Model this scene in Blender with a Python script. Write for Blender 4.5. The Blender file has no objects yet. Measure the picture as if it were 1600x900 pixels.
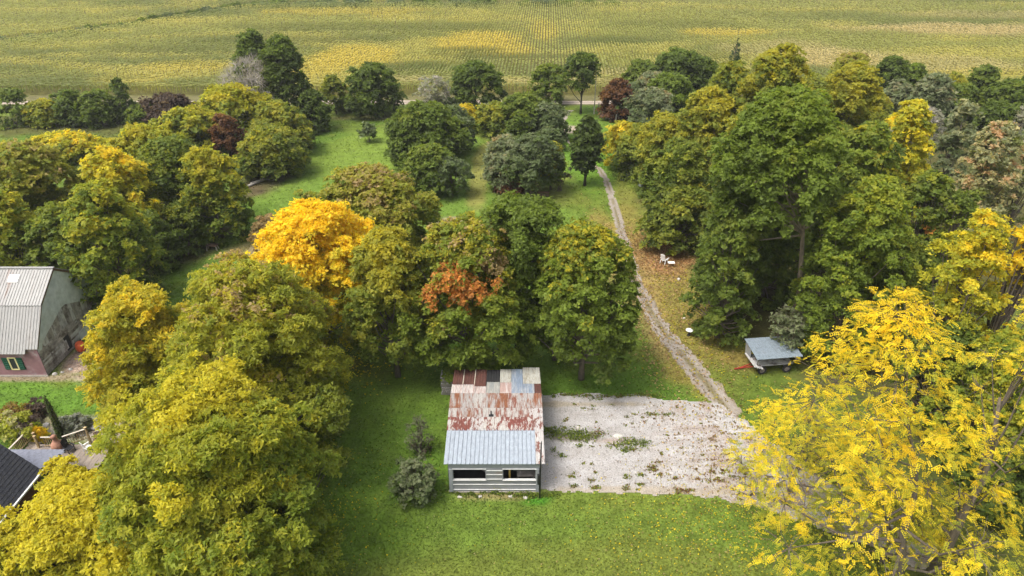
import bpy, math, random
import numpy as np
from math import radians, sin, cos, pi, sqrt, atan2

SC = bpy.context.scene
COL = SC.collection

# ------------------------------------------------------------------ camera, sky, sun, exposure
cam_data = bpy.data.cameras.new('camera')
cam_data.sensor_width = 36.0
cam_data.lens = 36.0 * 1067.0 / 1600.0
cam_data.clip_start = 0.5
cam_data.clip_end = 6000
cam = bpy.data.objects.new('camera', cam_data)
cam.location = (0, 0, 37)
cam.rotation_euler = (radians(60), 0, 0)
COL.objects.link(cam)
SC.camera = cam

SUN_EL = radians(62)
SUN_DIR = (-0.86, -0.51)            # towards the sun, in plan
world = bpy.data.worlds.new('World')
SC.world = world
world.use_nodes = True
wn = world.node_tree.nodes
wl = world.node_tree.links
for n in list(wn):
    wn.remove(n)
sky = wn.new('ShaderNodeTexSky')
sky.sky_type = 'NISHITA'
sky.sun_disc = False
sky.sun_elevation = SUN_EL
sky.sun_rotation = atan2(SUN_DIR[0], SUN_DIR[1])
sky.air_density = 1.0
sky.dust_density = 6.0
sky.ozone_density = 0.6
bg = wn.new('ShaderNodeBackground')
bg.inputs['Strength'].default_value = 0.15
wout = wn.new('ShaderNodeOutputWorld')
# thin high cloud: the same sky with most of its blue washed out
cloud = wn.new('ShaderNodeHueSaturation')
cloud.inputs['Saturation'].default_value = 0.45
wl.new(sky.outputs[0], cloud.inputs['Color'])
wl.new(cloud.outputs[0], bg.inputs['Color'])
wl.new(bg.outputs[0], wout.inputs['Surface'])

sun_data = bpy.data.lights.new('sun', 'SUN')
sun_data.energy = 1.2
sun_data.angle = radians(20)
sun_data.color = (1.0, 0.965, 0.91)
sun = bpy.data.objects.new('sun', sun_data)
COL.objects.link(sun)
import mathutils
_d = mathutils.Vector((-SUN_DIR[0] * cos(SUN_EL), -SUN_DIR[1] * cos(SUN_EL), -sin(SUN_EL)))
sun.rotation_euler = _d.to_track_quat('-Z', 'Y').to_euler()
sun.location = (-60, -30, 80)

SC.view_settings.view_transform = 'Standard'
SC.view_settings.look = 'None'
SC.view_settings.exposure = 0.97
SC.view_settings.gamma = 1.0
SC.render.engine = 'CYCLES'
SC.cycles.max_bounces = 8
SC.cycles.diffuse_bounces = 5
SC.cycles.transmission_bounces = 5
SC.cycles.use_denoising = True

# ------------------------------------------------------------------ small helpers
def tag(o, label=None, cat=None, group=None, kind=None):
    if label: o['label'] = label
    if cat: o['category'] = cat
    if group: o['group'] = group
    if kind: o['kind'] = kind
    return o

def empty(name, loc, label=None, cat=None, group=None, rz=0.0):
    o = bpy.data.objects.new(name, None)
    o.empty_display_size = 0.3
    o.location = loc
    o.rotation_euler = (0, 0, rz)
    COL.objects.link(o)
    return tag(o, label, cat, group)

class MB:
    """Collects verts and faces (world or local coordinates) for one mesh object."""
    def __init__(s):
        s.v, s.f, s.m = [], [], []
        s.mi = 0
    def face(s, pts):
        b = len(s.v)
        s.v += [tuple(p) for p in pts]
        s.f.append(tuple(range(b, b + len(pts))))
        s.m.append(s.mi)
    def box(s, c, d, rz=0.0, rx=0.0, ry=0.0):
        b = len(s.v)
        M = mathutils.Euler((rx, ry, rz)).to_matrix()
        for z in (-1, 1):
            for y in (-1, 1):
                for x in (-1, 1):
                    p = M @ mathutils.Vector((x * d[0] / 2, y * d[1] / 2, z * d[2] / 2))
                    s.v.append((p.x + c[0], p.y + c[1], p.z + c[2]))
        for q in ((0, 2, 3, 1), (4, 5, 7, 6), (0, 1, 5, 4), (2, 6, 7, 3), (0, 4, 6, 2), (1, 3, 7, 5)):
            s.f.append(tuple(b + i for i in q)); s.m.append(s.mi)
    def bar(s, a, b_, w, h=None, up=(0, 0, 1)):
        h = h or w
        a = mathutils.Vector(a); b_ = mathutils.Vector(b_)
        t = (b_ - a).normalized()
        u = mathutils.Vector(up)
        if abs(t.dot(u)) > .98: u = mathutils.Vector((0, 1, 0))
        sx = t.cross(u).normalized(); sz = sx.cross(t).normalized()
        k = len(s.v)
        for e in (a, b_):
            for i, j in ((-1, -1), (1, -1), (1, 1), (-1, 1)):
                p = e + sx * (i * w / 2) + sz * (j * h / 2)
                s.v.append(tuple(p))
        for q in ((0, 1, 2, 3), (7, 6, 5, 4), (0, 4, 5, 1), (1, 5, 6, 2), (2, 6, 7, 3), (3, 7, 4, 0)):
            s.f.append(tuple(k + i for i in q)); s.m.append(s.mi)
    def tube(s, pts, rad, n=8, caps=True):
        k = len(s.v)
        pts = [mathutils.Vector(p) for p in pts]
        for i, p in enumerate(pts):
            t = (pts[min(i + 1, len(pts) - 1)] - pts[max(i - 1, 0)]).normalized()
            u = mathutils.Vector((0, 0, 1)) if abs(t.z) < .9 else mathutils.Vector((1, 0, 0))
            a = t.cross(u).normalized(); b = t.cross(a).normalized()
            for j in range(n):
                q = p + (a * cos(2 * pi * j / n) + b * sin(2 * pi * j / n)) * rad[i]
                s.v.append(tuple(q))
        for i in range(len(pts) - 1):
            for j in range(n):
                a0 = k + i * n + j; a1 = k + i * n + (j + 1) % n
                s.f.append((a0, a1, a1 + n, a0 + n)); s.m.append(s.mi)
        if caps:
            s.f.append(tuple(k + j for j in range(n))[::-1]); s.m.append(s.mi)
            s.f.append(tuple(k + (len(pts) - 1) * n + j for j in range(n))); s.m.append(s.mi)
    def lathe(s, prof, c, n=14):
        k = len(s.v)
        for r, z in prof:
            for j in range(n):
                s.v.append((c[0] + r * cos(2 * pi * j / n), c[1] + r * sin(2 * pi * j / n), c[2] + z))
        for i in range(len(prof) - 1):
            for j in range(n):
                a0 = k + i * n + j; a1 = k + i * n + (j + 1) % n
                s.f.append((a0, a1, a1 + n, a0 + n)); s.m.append(s.mi)
        s.f.append(tuple(k + j for j in range(n))[::-1]); s.m.append(s.mi)
        s.f.append(tuple(k + (len(prof) - 1) * n + j for j in range(n))); s.m.append(s.mi)
    def build(s, name, mats, parent=None, smooth=False, bevel=0.0):
        me = bpy.data.meshes.new(name)
        off = (0, 0, 0)
        if parent is not None:
            # parents have identity rotation unless stated; coordinates are world, shift to the parent's base
            off = parent_world(parent)
        me.from_pydata([(x - off[0], y - off[1], z - off[2]) for x, y, z in s.v], [], s.f)
        if not isinstance(mats, (list, tuple)): mats = [mats]
        for m in mats: me.materials.append(m)
        if len(mats) > 1: me.polygons.foreach_set('material_index', s.m)
        if smooth: me.polygons.foreach_set('use_smooth', [True] * len(s.f))
        me.update()
        o = bpy.data.objects.new(name, me)
        COL.objects.link(o)
        if parent is not None: o.parent = parent
        if bevel:
            b = o.modifiers.new('bevel', 'BEVEL'); b.width = bevel; b.segments = 1; b.limit_method = 'ANGLE'
        return o

def parent_world(p):
    x = y = z = 0.0
    while p is not None:
        x += p.location[0]; y += p.location[1]; z += p.location[2]; p = p.parent
    return (x, y, z)

def copy_obj(o, parent, loc=None):
    c = o.copy(); COL.objects.link(c); c.parent = parent
    if loc: c.location = loc
    return c

# ------------------------------------------------------------------ numpy value noise
_perm = np.random.default_rng(5).random((256, 256))
def vnoise(x, y):
    xi = np.floor(x).astype(int); yi = np.floor(y).astype(int)
    fx = x - xi; fy = y - yi
    fx = fx * fx * (3 - 2 * fx); fy = fy * fy * (3 - 2 * fy)
    a = _perm[xi & 255, yi & 255]; b = _perm[(xi + 1) & 255, yi & 255]
    c = _perm[xi & 255, (yi + 1) & 255]; d = _perm[(xi + 1) & 255, (yi + 1) & 255]
    return (a * (1 - fx) + b * fx) * (1 - fy) + (c * (1 - fx) + d * fx) * fy
def fbm(x, y, o=4):
    s = 0; a = .5; t = 0
    for i in range(o):
        s = s + a * vnoise(x * 2 ** i + 17.3 * i, y * 2 ** i + 9.1 * i); t += a; a *= .5
    return s / t

# ------------------------------------------------------------------ materials
class NT:
    def __init__(s, m):
        m.use_nodes = True
        s.t = m.node_tree
        s.p = s.t.nodes.get('Principled BSDF')
        s.out = s.t.nodes.get('Material Output')
    def n(s, typ, **kw):
        x = s.t.nodes.new(typ)
        for k, v in kw.items():
            if k in x.inputs.keys(): x.inputs[k].default_value = v
            else: setattr(x, k, v)
        return x
    def l(s, a, b): s.t.links.new(a, b)

def newmat(name):
    m = bpy.data.materials.new(name)
    return m, NT(m)

def coords(t, scale=(1, 1, 1), obj=False):
    if obj:
        g = t.n('ShaderNodeTexCoord'); src = g.outputs['Object']
    else:
        g = t.n('ShaderNodeNewGeometry'); src = g.outputs['Position']
    mp = t.n('ShaderNodeMapping'); mp.inputs['Scale'].default_value = scale
    t.l(src, mp.inputs['Vector'])
    return mp.outputs['Vector']

def ramp(t, fac, stops, interp='LINEAR'):
    r = t.n('ShaderNodeValToRGB'); r.color_ramp.interpolation = interp
    e = r.color_ramp.elements
    while len(e) < len(stops): e.new(.5)
    for i, (p, c) in enumerate(stops):
        e[i].position = p
        e[i].color = (c[0], c[1], c[2], 1) if not isinstance(c, (int, float)) else (c, c, c, 1)
    t.l(fac, r.inputs['Fac'])
    return r.outputs['Color']

def mix(t, fac, a, b, blend='MIX'):
    m = t.n('ShaderNodeMix', data_type='RGBA', blend_type=blend)
    for sock, v in ((m.inputs[0], fac), (m.inputs[6], a), (m.inputs[7], b)):
        if hasattr(v, 'is_output'): t.l(v, sock)
        elif isinstance(v, (int, float)): sock.default_value = v
        else: sock.default_value = (v[0], v[1], v[2], 1)
    return m.outputs[2]

def noise(t, vec, scale, detail=4, rough=.6):
    n = t.n('ShaderNodeTexNoise'); n.inputs['Scale'].default_value = scale
    n.inputs['Detail'].default_value = detail; n.inputs['Roughness'].default_value = rough
    t.l(vec, n.inputs['Vector'])
    return n.outputs['Fac']

def bump(t, h, strength, dist=.02):
    b = t.n('ShaderNodeBump'); b.inputs['Strength'].default_value = strength
    b.inputs['Distance'].default_value = dist
    t.l(h, b.inputs['Height']); t.l(b.outputs[0], t.p.inputs['Normal'])

def plain(name, col, rough=.7, var=.35, scale=3.0, stretch=(1, 1, 1), metal=0.0, dirt=None, dirt_amt=.5, bmp=.2):
    """Weathered surface: base colour with two octaves of variation and an optional second colour in patches."""
    m, t = newmat(name)
    v = coords(t, stretch)
    n1 = noise(t, v, scale, 6, .65)
    lo = tuple(c * (1 - var) for c in col); hi = tuple(min(1, c * (1 + var)) for c in col)
    c = ramp(t, n1, [(.3, lo), (.7, hi)])
    if dirt is not None:
        n2 = noise(t, v, scale * .6, 5, .7)
        f = ramp(t, n2, [(.62 - .3 * dirt_amt, 0), (.74 - .3 * dirt_amt, 1)])
        c = mix(t, f, c, dirt)
    oi = t.n('ShaderNodeObjectInfo')
    h = t.n('ShaderNodeHueSaturation')
    mr = t.n('ShaderNodeMapRange'); mr.inputs[3].default_value = .86; mr.inputs[4].default_value = 1.12
    t.l(oi.outputs['Random'], mr.inputs[0]); t.l(mr.outputs[0], h.inputs['Value']); t.l(c, h.inputs['Color'])
    t.l(h.outputs[0], t.p.inputs['Base Color'])
    t.p.inputs['Roughness'].default_value = rough
    t.p.inputs['Metallic'].default_value = metal
    t.p.inputs['Specular IOR Level'].default_value = .3
    if bmp: bump(t, n1, bmp)
    return m

# leaves: colour comes from the leaf itself
def leaf_material():
    m, t = newmat('leaf')
    a = t.n('ShaderNodeAttribute', attribute_name='tint')
    t.p.inputs['Roughness'].default_value = .6
    t.p.inputs['Specular IOR Level'].default_value = .25
    t.l(a.outputs['Color'], t.p.inputs['Base Color'])
    tr = t.n('ShaderNodeBsdfTranslucent')
    # light that comes through a leaf is brighter and yellower than what it reflects
    t.l(mix(t, 1.0, a.outputs['Color'], (1.55, 1.5, 1.0), 'MULTIPLY'), tr.inputs['Color'])
    mx = t.n('ShaderNodeMixShader'); mx.inputs[0].default_value = .52
    t.l(t.p.outputs[0], mx.inputs[1]); t.l(tr.outputs[0], mx.inputs[2])
    t.l(mx.outputs[0], t.out.inputs['Surface'])
    return m

def tint_ground_material(name, fine=6.0, amt=.5, bmp=.6, mid=.9):
    m, t = newmat(name)
    a = t.n('ShaderNodeAttribute', attribute_name='tint')
    v = coords(t)
    n1 = noise(t, v, fine, 4, .75)
    n2 = noise(t, v, mid, 4, .6)
    f1 = ramp(t, n1, [(.3, 1 - amt), (.72, 1 + amt)])
    # ramp colours above 1 are fine: they are linear multipliers
    f2 = ramp(t, n2, [(.28, .70), (.72, 1.28)])
    c = mix(t, 1.0, a.outputs['Color'], f1, 'MULTIPLY')
    c = mix(t, 1.0, c, f2, 'MULTIPLY')
    t.l(c, t.p.inputs['Base Color'])
    t.p.inputs['Roughness'].default_value = .95
    t.p.inputs['Specular IOR Level'].default_value = .1
    bump(t, n1, bmp, .08)
    return m

def bark_material(name, c):
    m, t = newmat(name)
    v = coords(t, (1, 1, .25))
    n1 = noise(t, v, 6, 5, .7)
    t.l(ramp(t, n1, [(.3, tuple(x * .55 for x in c)), (.7, tuple(x * 1.4 for x in c))]), t.p.inputs['Base Color'])
    t.p.inputs['Roughness'].default_value = .9
    bump(t, n1, .5, .03)
    return m

LEAF = leaf_material()
BARK = bark_material('bark', (.13, .105, .08))
BARK_PALE = bark_material('bark_pale', (.26, .21, .14))
BARK_DARK = bark_material('bark_dark', (.05, .042, .035))
BARK_GREY = bark_material('bark_grey', (.36, .33, .29))

# ------------------------------------------------------------------ numpy mesh builder for leaves
def quads_object(name, V, C, mat, parent=None, shift=(0, 0, 0)):
    """V: (n,k,3) triangles or quads, C: (n,3) linear colour per face."""
    n, K = V.shape[:2]
    me = bpy.data.meshes.new(name)
    me.vertices.add(n * K); me.loops.add(n * K); me.polygons.add(n)
    W = (V - np.array(shift)).astype(np.float32)
    me.vertices.foreach_set('co', W.reshape(-1))
    me.loops.foreach_set('vertex_index', np.arange(n * K, dtype=np.int32))
    me.polygons.foreach_set('loop_start', np.arange(0, n * K, K, dtype=np.int32))
    me.update(calc_edges=True)
    at = me.attributes.new('tint', 'FLOAT_COLOR', 'FACE')
    cc = np.ones((n, 4), np.float32); cc[:, :3] = C
    at.data.foreach_set('color', cc.reshape(-1))
    me.materials.append(mat)
    o = bpy.data.objects.new(name, me)
    COL.objects.link(o)
    if parent is not None: o.parent = parent
    return o

def unit(a):
    return a / np.maximum(np.linalg.norm(a, axis=-1, keepdims=True), 1e-9)

def make_leaves(P, N, size, aspect, rng, droop=.0, fold=.25):
    """Quads (rhombic, folded along the midrib) at points P facing N."""
    n = len(P)
    N = unit(N)
    A = unit(np.cross(N, rng.normal(size=(n, 3))))
    A[:, 2] -= droop; A = unit(A)
    B = unit(np.cross(N, A))
    L = size * rng.uniform(.7, 1.35, n)[:, None]
    W = L * aspect
    V = np.empty((n, 3, 3))
    V[:, 0] = P - A * L * .42 + B * W * .62
    V[:, 1] = P + A * L * .68
    V[:, 2] = P - A * L * .42 - B * W * .62
    return V

# palettes: stops over v in 0..1, then (height weight, lobe weight, clump weight, bias, patch list)
G = dict(
    vd=(.053, .078, .020), dk=(.090, .128, .024), gr=(.130, .180, .026), lu=(.185, .245, .028), yg=(.300, .312, .028),
    ol=(.200, .232, .030), go=(.41, .36, .026), ye=(.70, .52, .022), le=(.64, .55, .05), ogo=(.30, .29, .032), lem=(.51, .455, .032),
    br=(.20, .14, .06), tan=(.36, .27, .12), rb=(.085, .040, .026), gg=(.13, .17, .072), ggr=(.21, .23, .122),
    pale=(.42, .40, .19), pk=(.48, .32, .17), org=(.50, .225, .05), rust=(.20, .10, .035), pur=(.085, .060, .045),
    spr=(.028, .058, .030), gt=(.34, .31, .27), gt2=(.48, .44, .39), sil=(.27, .28, .24))
def P_(stops, h=.35, lobe=.3, cl=.25, bias=0.0, patch=()):
    return dict(stops=[(p, G[c]) for p, c in stops], h=h, lobe=lobe, cl=cl, bias=bias, patch=patch)
PAL = dict(
    goldolive=P_([(0, 'gr'), (.4, 'ol'), (.75, 'ogo'), (1, 'go')], .75, .35, .3, -.02),
    orangemaple=P_([(0, 'gr'), (.4, 'lu'), (.68, 'ol'), (.9, 'go'), (1, 'tan')], .7, .3, .25, .04, [((-.20, -.60, .72), .40, 'org'), ((.10, -.70, .64), .30, 'org'), ((-.45, -.60, .62), .28, 'org'), ((.34, -.62, .68), .24, 'org'), ((.45, -.4, .8), .3, 'tan')]),
    darkmaple=P_([(0, 'dk'), (.3, 'gr'), (.65, 'lu'), (.88, 'ol'), (1, 'go')], .8, .22, .22, .0),
    green=P_([(0, 'dk'), (.5, 'gr'), (1, 'lu')], .4, .3, .3, .1),
    deepgreen=P_([(0, 'dk'), (.5, 'gr'), (1, 'lu')], .35, .3, .3, .2),
    yellow=P_([(0, 'gr'), (.2, 'yg'), (.42, 'lem'), (.72, 'ye'), (1, 'ye')], .75, .25, .28, .10),
    browngold=P_([(0, 'gr'), (.35, 'ol'), (.7, 'ogo'), (1, 'tan')], .65, .35, .3, .02),
    brown=P_([(0, 'br'), (1, 'tan')], .4, .3, .3, .1),
    greygreen=P_([(0, 'dk'), (.5, 'gg'), (1, 'ggr')], .4, .3, .35, .05),
    darkolive=P_([(0, 'dk'), (.5, 'gr'), (1, 'ol')], .4, .3, .35, .02),
    midgreen=P_([(0, 'dk'), (.4, 'gr'), (1, 'ol')], .4, .3, .35, .1),
    gold=P_([(0, 'ol'), (.5, 'go'), (1, 'ye')], .45, .35, .3, .1),
    olive=P_([(0, 'dk'), (.4, 'ol'), (.8, 'ogo'), (1, 'go')], .45, .4, .35, .02),
    greyolive=P_([(0, 'gg'), (.5, 'ggr'), (1, 'tan')], .35, .3, .35, .0),
    redbrown=P_([(0, 'rb'), (.6, 'rust'), (1, 'br')], .3, .3, .4, .05),
    yellowolive=P_([(0, 'gr'), (.4, 'ol'), (.75, 'ogo'), (1, 'go')], .45, .35, .35, .16),
    sparsebrown=P_([(0, 'pur'), (.5, 'gg'), (1, 'ggr')], .2, .4, .4, .1),
    verydark=P_([(0, 'vd'), (.6, 'dk'), (1, 'gr')], .3, .3, .35, .05),
    darkgreen=P_([(0, 'vd'), (.35, 'dk'), (.8, 'gr'), (1, 'lu')], .35, .3, .35, .18),
    sparsegrey=P_([(0, 'gt'), (.5, 'ggr'), (1, 'gt2')], .2, .3, .4, .1),
    greytwig=P_([(0, 'gt'), (1, 'gt2')], .1, .2, .5, .2),
    goldgreen=P_([(0, 'dk'), (.3, 'gr'), (.6, 'yg'), (1, 'go')], .65, .35, .3, .06),
    yellowgreen=P_([(0, 'dk'), (.3, 'lu'), (.65, 'yg'), (1, 'go')], .45, .35, .35, .1),
    yellowgold=P_([(0, 'gr'), (.4, 'yg'), (.75, 'lem'), (1, 'ye')], .65, .35, .3, .04),
    olivegreen=P_([(0, 'dk'), (.4, 'gr'), (.8, 'ol'), (1, 'yg')], .5, .35, .35, .06),
    olivegold=P_([(0, 'dk'), (.4, 'lu'), (.7, 'ol'), (1, 'go')], .4, .5, .4, .06),
    boxgold=P_([(0, 'lu'), (.3, 'yg'), (.65, 'go'), (1, 'ye')], .4, .35, .25, .12),
    boxolive=P_([(0, 'gr'), (.3, 'ol'), (.7, 'yg'), (.9, 'go'), (1, 'tan')], .5, .45, .25, .14),
    boxyellow=P_([(0, 'gr'), (.25, 'lu'), (.6, 'yg'), (1, 'lem')], .5, .4, .25, .20),
    boxgreen=P_([(0, 'gr'), (.35, 'lu'), (.8, 'yg'), (1, 'lem')], .45, .35, .25, .20),
    boxlemon=P_([(0, 'lu'), (.25, 'yg'), (.65, 'lem'), (1, 'lem')], .4, .35, .25, .2),
    locust=P_([(0, 'ol'), (.2, 'yg'), (.42, 'lem'), (.6, 'ye'), (1, 'ye')], .45, .4, .35, .22),
    locustgreen=P_([(0, 'lu'), (.3, 'yg'), (.6, 'lem'), (1, 'ye')], .5, .4, .3, .12),
    locust2=P_([(0, 'yg'), (.25, 'lem'), (.5, 'ye'), (1, 'le')], .4, .4, .35, .22),
    lushgreen=P_([(0, 'dk'), (.25, 'gr'), (.6, 'lu'), (1, 'yg')], .35, .3, .3, .28),
    bigash=P_([(0, 'dk'), (.35, 'gr'), (.85, 'lu'), (1, 'ol')], .35, .3, .3, .24),
    shadegreen=P_([(0, 'dk'), (.5, 'gr'), (1, 'ol')], .35, .3, .35, .14),
    palegreen=P_([(0, 'gg'), (.5, 'ggr'), (1, 'pale')], .4, .3, .5, .05),
    palepink=P_([(0, 'ol'), (.4, 'ggr'), (.75, 'pale'), (1, 'pk')], .45, .4, .45, .12),
    greenorange=P_([(0, 'dk'), (.4, 'gr'), (.8, 'ol'), (1, 'yg')], .4, .35, .35, .06, [((-.1, -.7, .62), .25, 'org')]),
    cedar=P_([(0, 'vd'), (.6, 'dk'), (1, 'gr')], .2, .2, .4, .1),
    spruce=P_([(0, 'spr'), (1, 'dk')], .2, .3, .4, .1),
    purplebrown=P_([(0, 'pur'), (.6, 'pur'), (1, 'br')], .3, .3, .4, .1),
    shrub=P_([(0, 'gr'), (.4, 'gg'), (1, 'ggr')], .35, .3, .4, .16),
    sparsegreen=P_([(0, 'gg'), (.6, 'ggr'), (1, 'gt')], .3, .3, .4, .1),
    lightgreen=P_([(0, 'lu'), (.5, 'yg'), (1, 'pale')], .4, .3, .4, .1),
    rust=P_([(0, 'ol'), (.5, 'rust'), (1, 'ogo')], .3, .4, .4, .1),
    silver=P_([(0, 'gg'), (.5, 'sil'), (1, 'sil')], .4, .3, .4, .15),
)
SHAPES = dict(
    dome=lambda t: np.sqrt(np.maximum(0, 1 - np.where(t > .33, (t - .33) / .67, (.33 - t) / .50) ** 2)),
    round=lambda t: np.sqrt(np.maximum(0, 1 - np.where(t > .42, (t - .42) / .58, (.42 - t) / .62) ** 2)),
    column=lambda t: np.maximum(0, 1 - np.abs(2 * t - .9) ** 3.5 * .9),
    cone=lambda t: np.maximum(.02, 1 - t) ** .9,
    vase=lambda t: np.where(t < .72, .35 + .65 * (t / .72) ** .8, np.sqrt(np.maximum(0, 1 - ((t - .72) / .30) ** 2))),
    lean=lambda t: np.sqrt(np.maximum(0, 1 - np.where(t > .55, (t - .55) / .45, (.55 - t) / .62) ** 2)),
    bare=lambda t: np.sqrt(np.maximum(0, 1 - np.where(t > .5, (t - .5) / .5, (.5 - t) / .7) ** 2)),
    locust=lambda t: np.where(t > .34, np.maximum(0, 1 - ((t - .34) / .66) ** 1.45), np.sqrt(np.maximum(0, 1 - ((.34 - t) / .55) ** 2))),
)
NLEAF = [0]

def crown_points(rng, h, r, cb, shape, z, plume=False):
    """Bough centres, then leaf-clump centres on the boughs (local coordinates, base at the origin)."""
    env = SHAPES[shape]
    z0 = cb * h; ch = h - z0
    k = 90 if r > 4.4 and z < 70 else 62 if r > 3.2 else (30 if r > 1.6 else 12)
    if shape == 'locust': k = 46
    else: k = int(k * min(1.9, max(.85, ch / (1.9 * r))))
    L, R = [], []
    am = rng.uniform(.05, .17, 2); ap = rng.uniform(0, 6.28, 2)      # no crown is round in plan
    ga = 2.399963
    for i in range(k):
        t = (i + .5) / k
        t = float(np.clip(t + rng.uniform(-.05, .05), .03, .97))
        er = float(env(np.array(t))) * r
        rl = r * (rng.uniform(.12, .22) if k >= 80 else rng.uniform(.15, .27))
        if shape in ('column', 'cone'): rl = max(.25, er * rng.uniform(.42, .62))
        rl = max(rl, .22)
        rho = max(0.0, er - rl * rng.uniform(.65, 1.0)) * rng.uniform(.80, 1.12)
        a = i * ga + rng.uniform(-.35, .35)
        rho *= 1 + am[0] * sin(2 * a + ap[0]) + am[1] * sin(3 * a + ap[1] + 4 * t)
        if plume: rho *= rng.uniform(.74, 1.14)
        if shape == 'cone': rho = er * .55
        zz = z0 + t * ch + (rng.uniform(-.09, .09) * ch if plume else 0)
        zz = min(zz, h - rl * .72)
        zz = max(zz, z0 + rl * .4)
        L.append((rho * cos(a), rho * sin(a), zz)); R.append(rl)
    # a few inner boughs fill the middle, the leader tops it
    for i in range(max(3, k // 5)):
        t = rng.uniform(.35, .9); er = float(env(np.array(t))) * r
        a = rng.uniform(0, 2 * pi); rho = er * rng.uniform(0, .4); rl = r * rng.uniform(.26, .36)
        L.append((rho * cos(a), rho * sin(a), min(z0 + t * ch, h - rl * .8))); R.append(rl)
    L = np.array(L); R = np.array(R)
    if shape == 'lean':
        L[:, 0] += (L[:, 2] / h) ** 2 * r * .5 - r * .35
    return L, R

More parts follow.
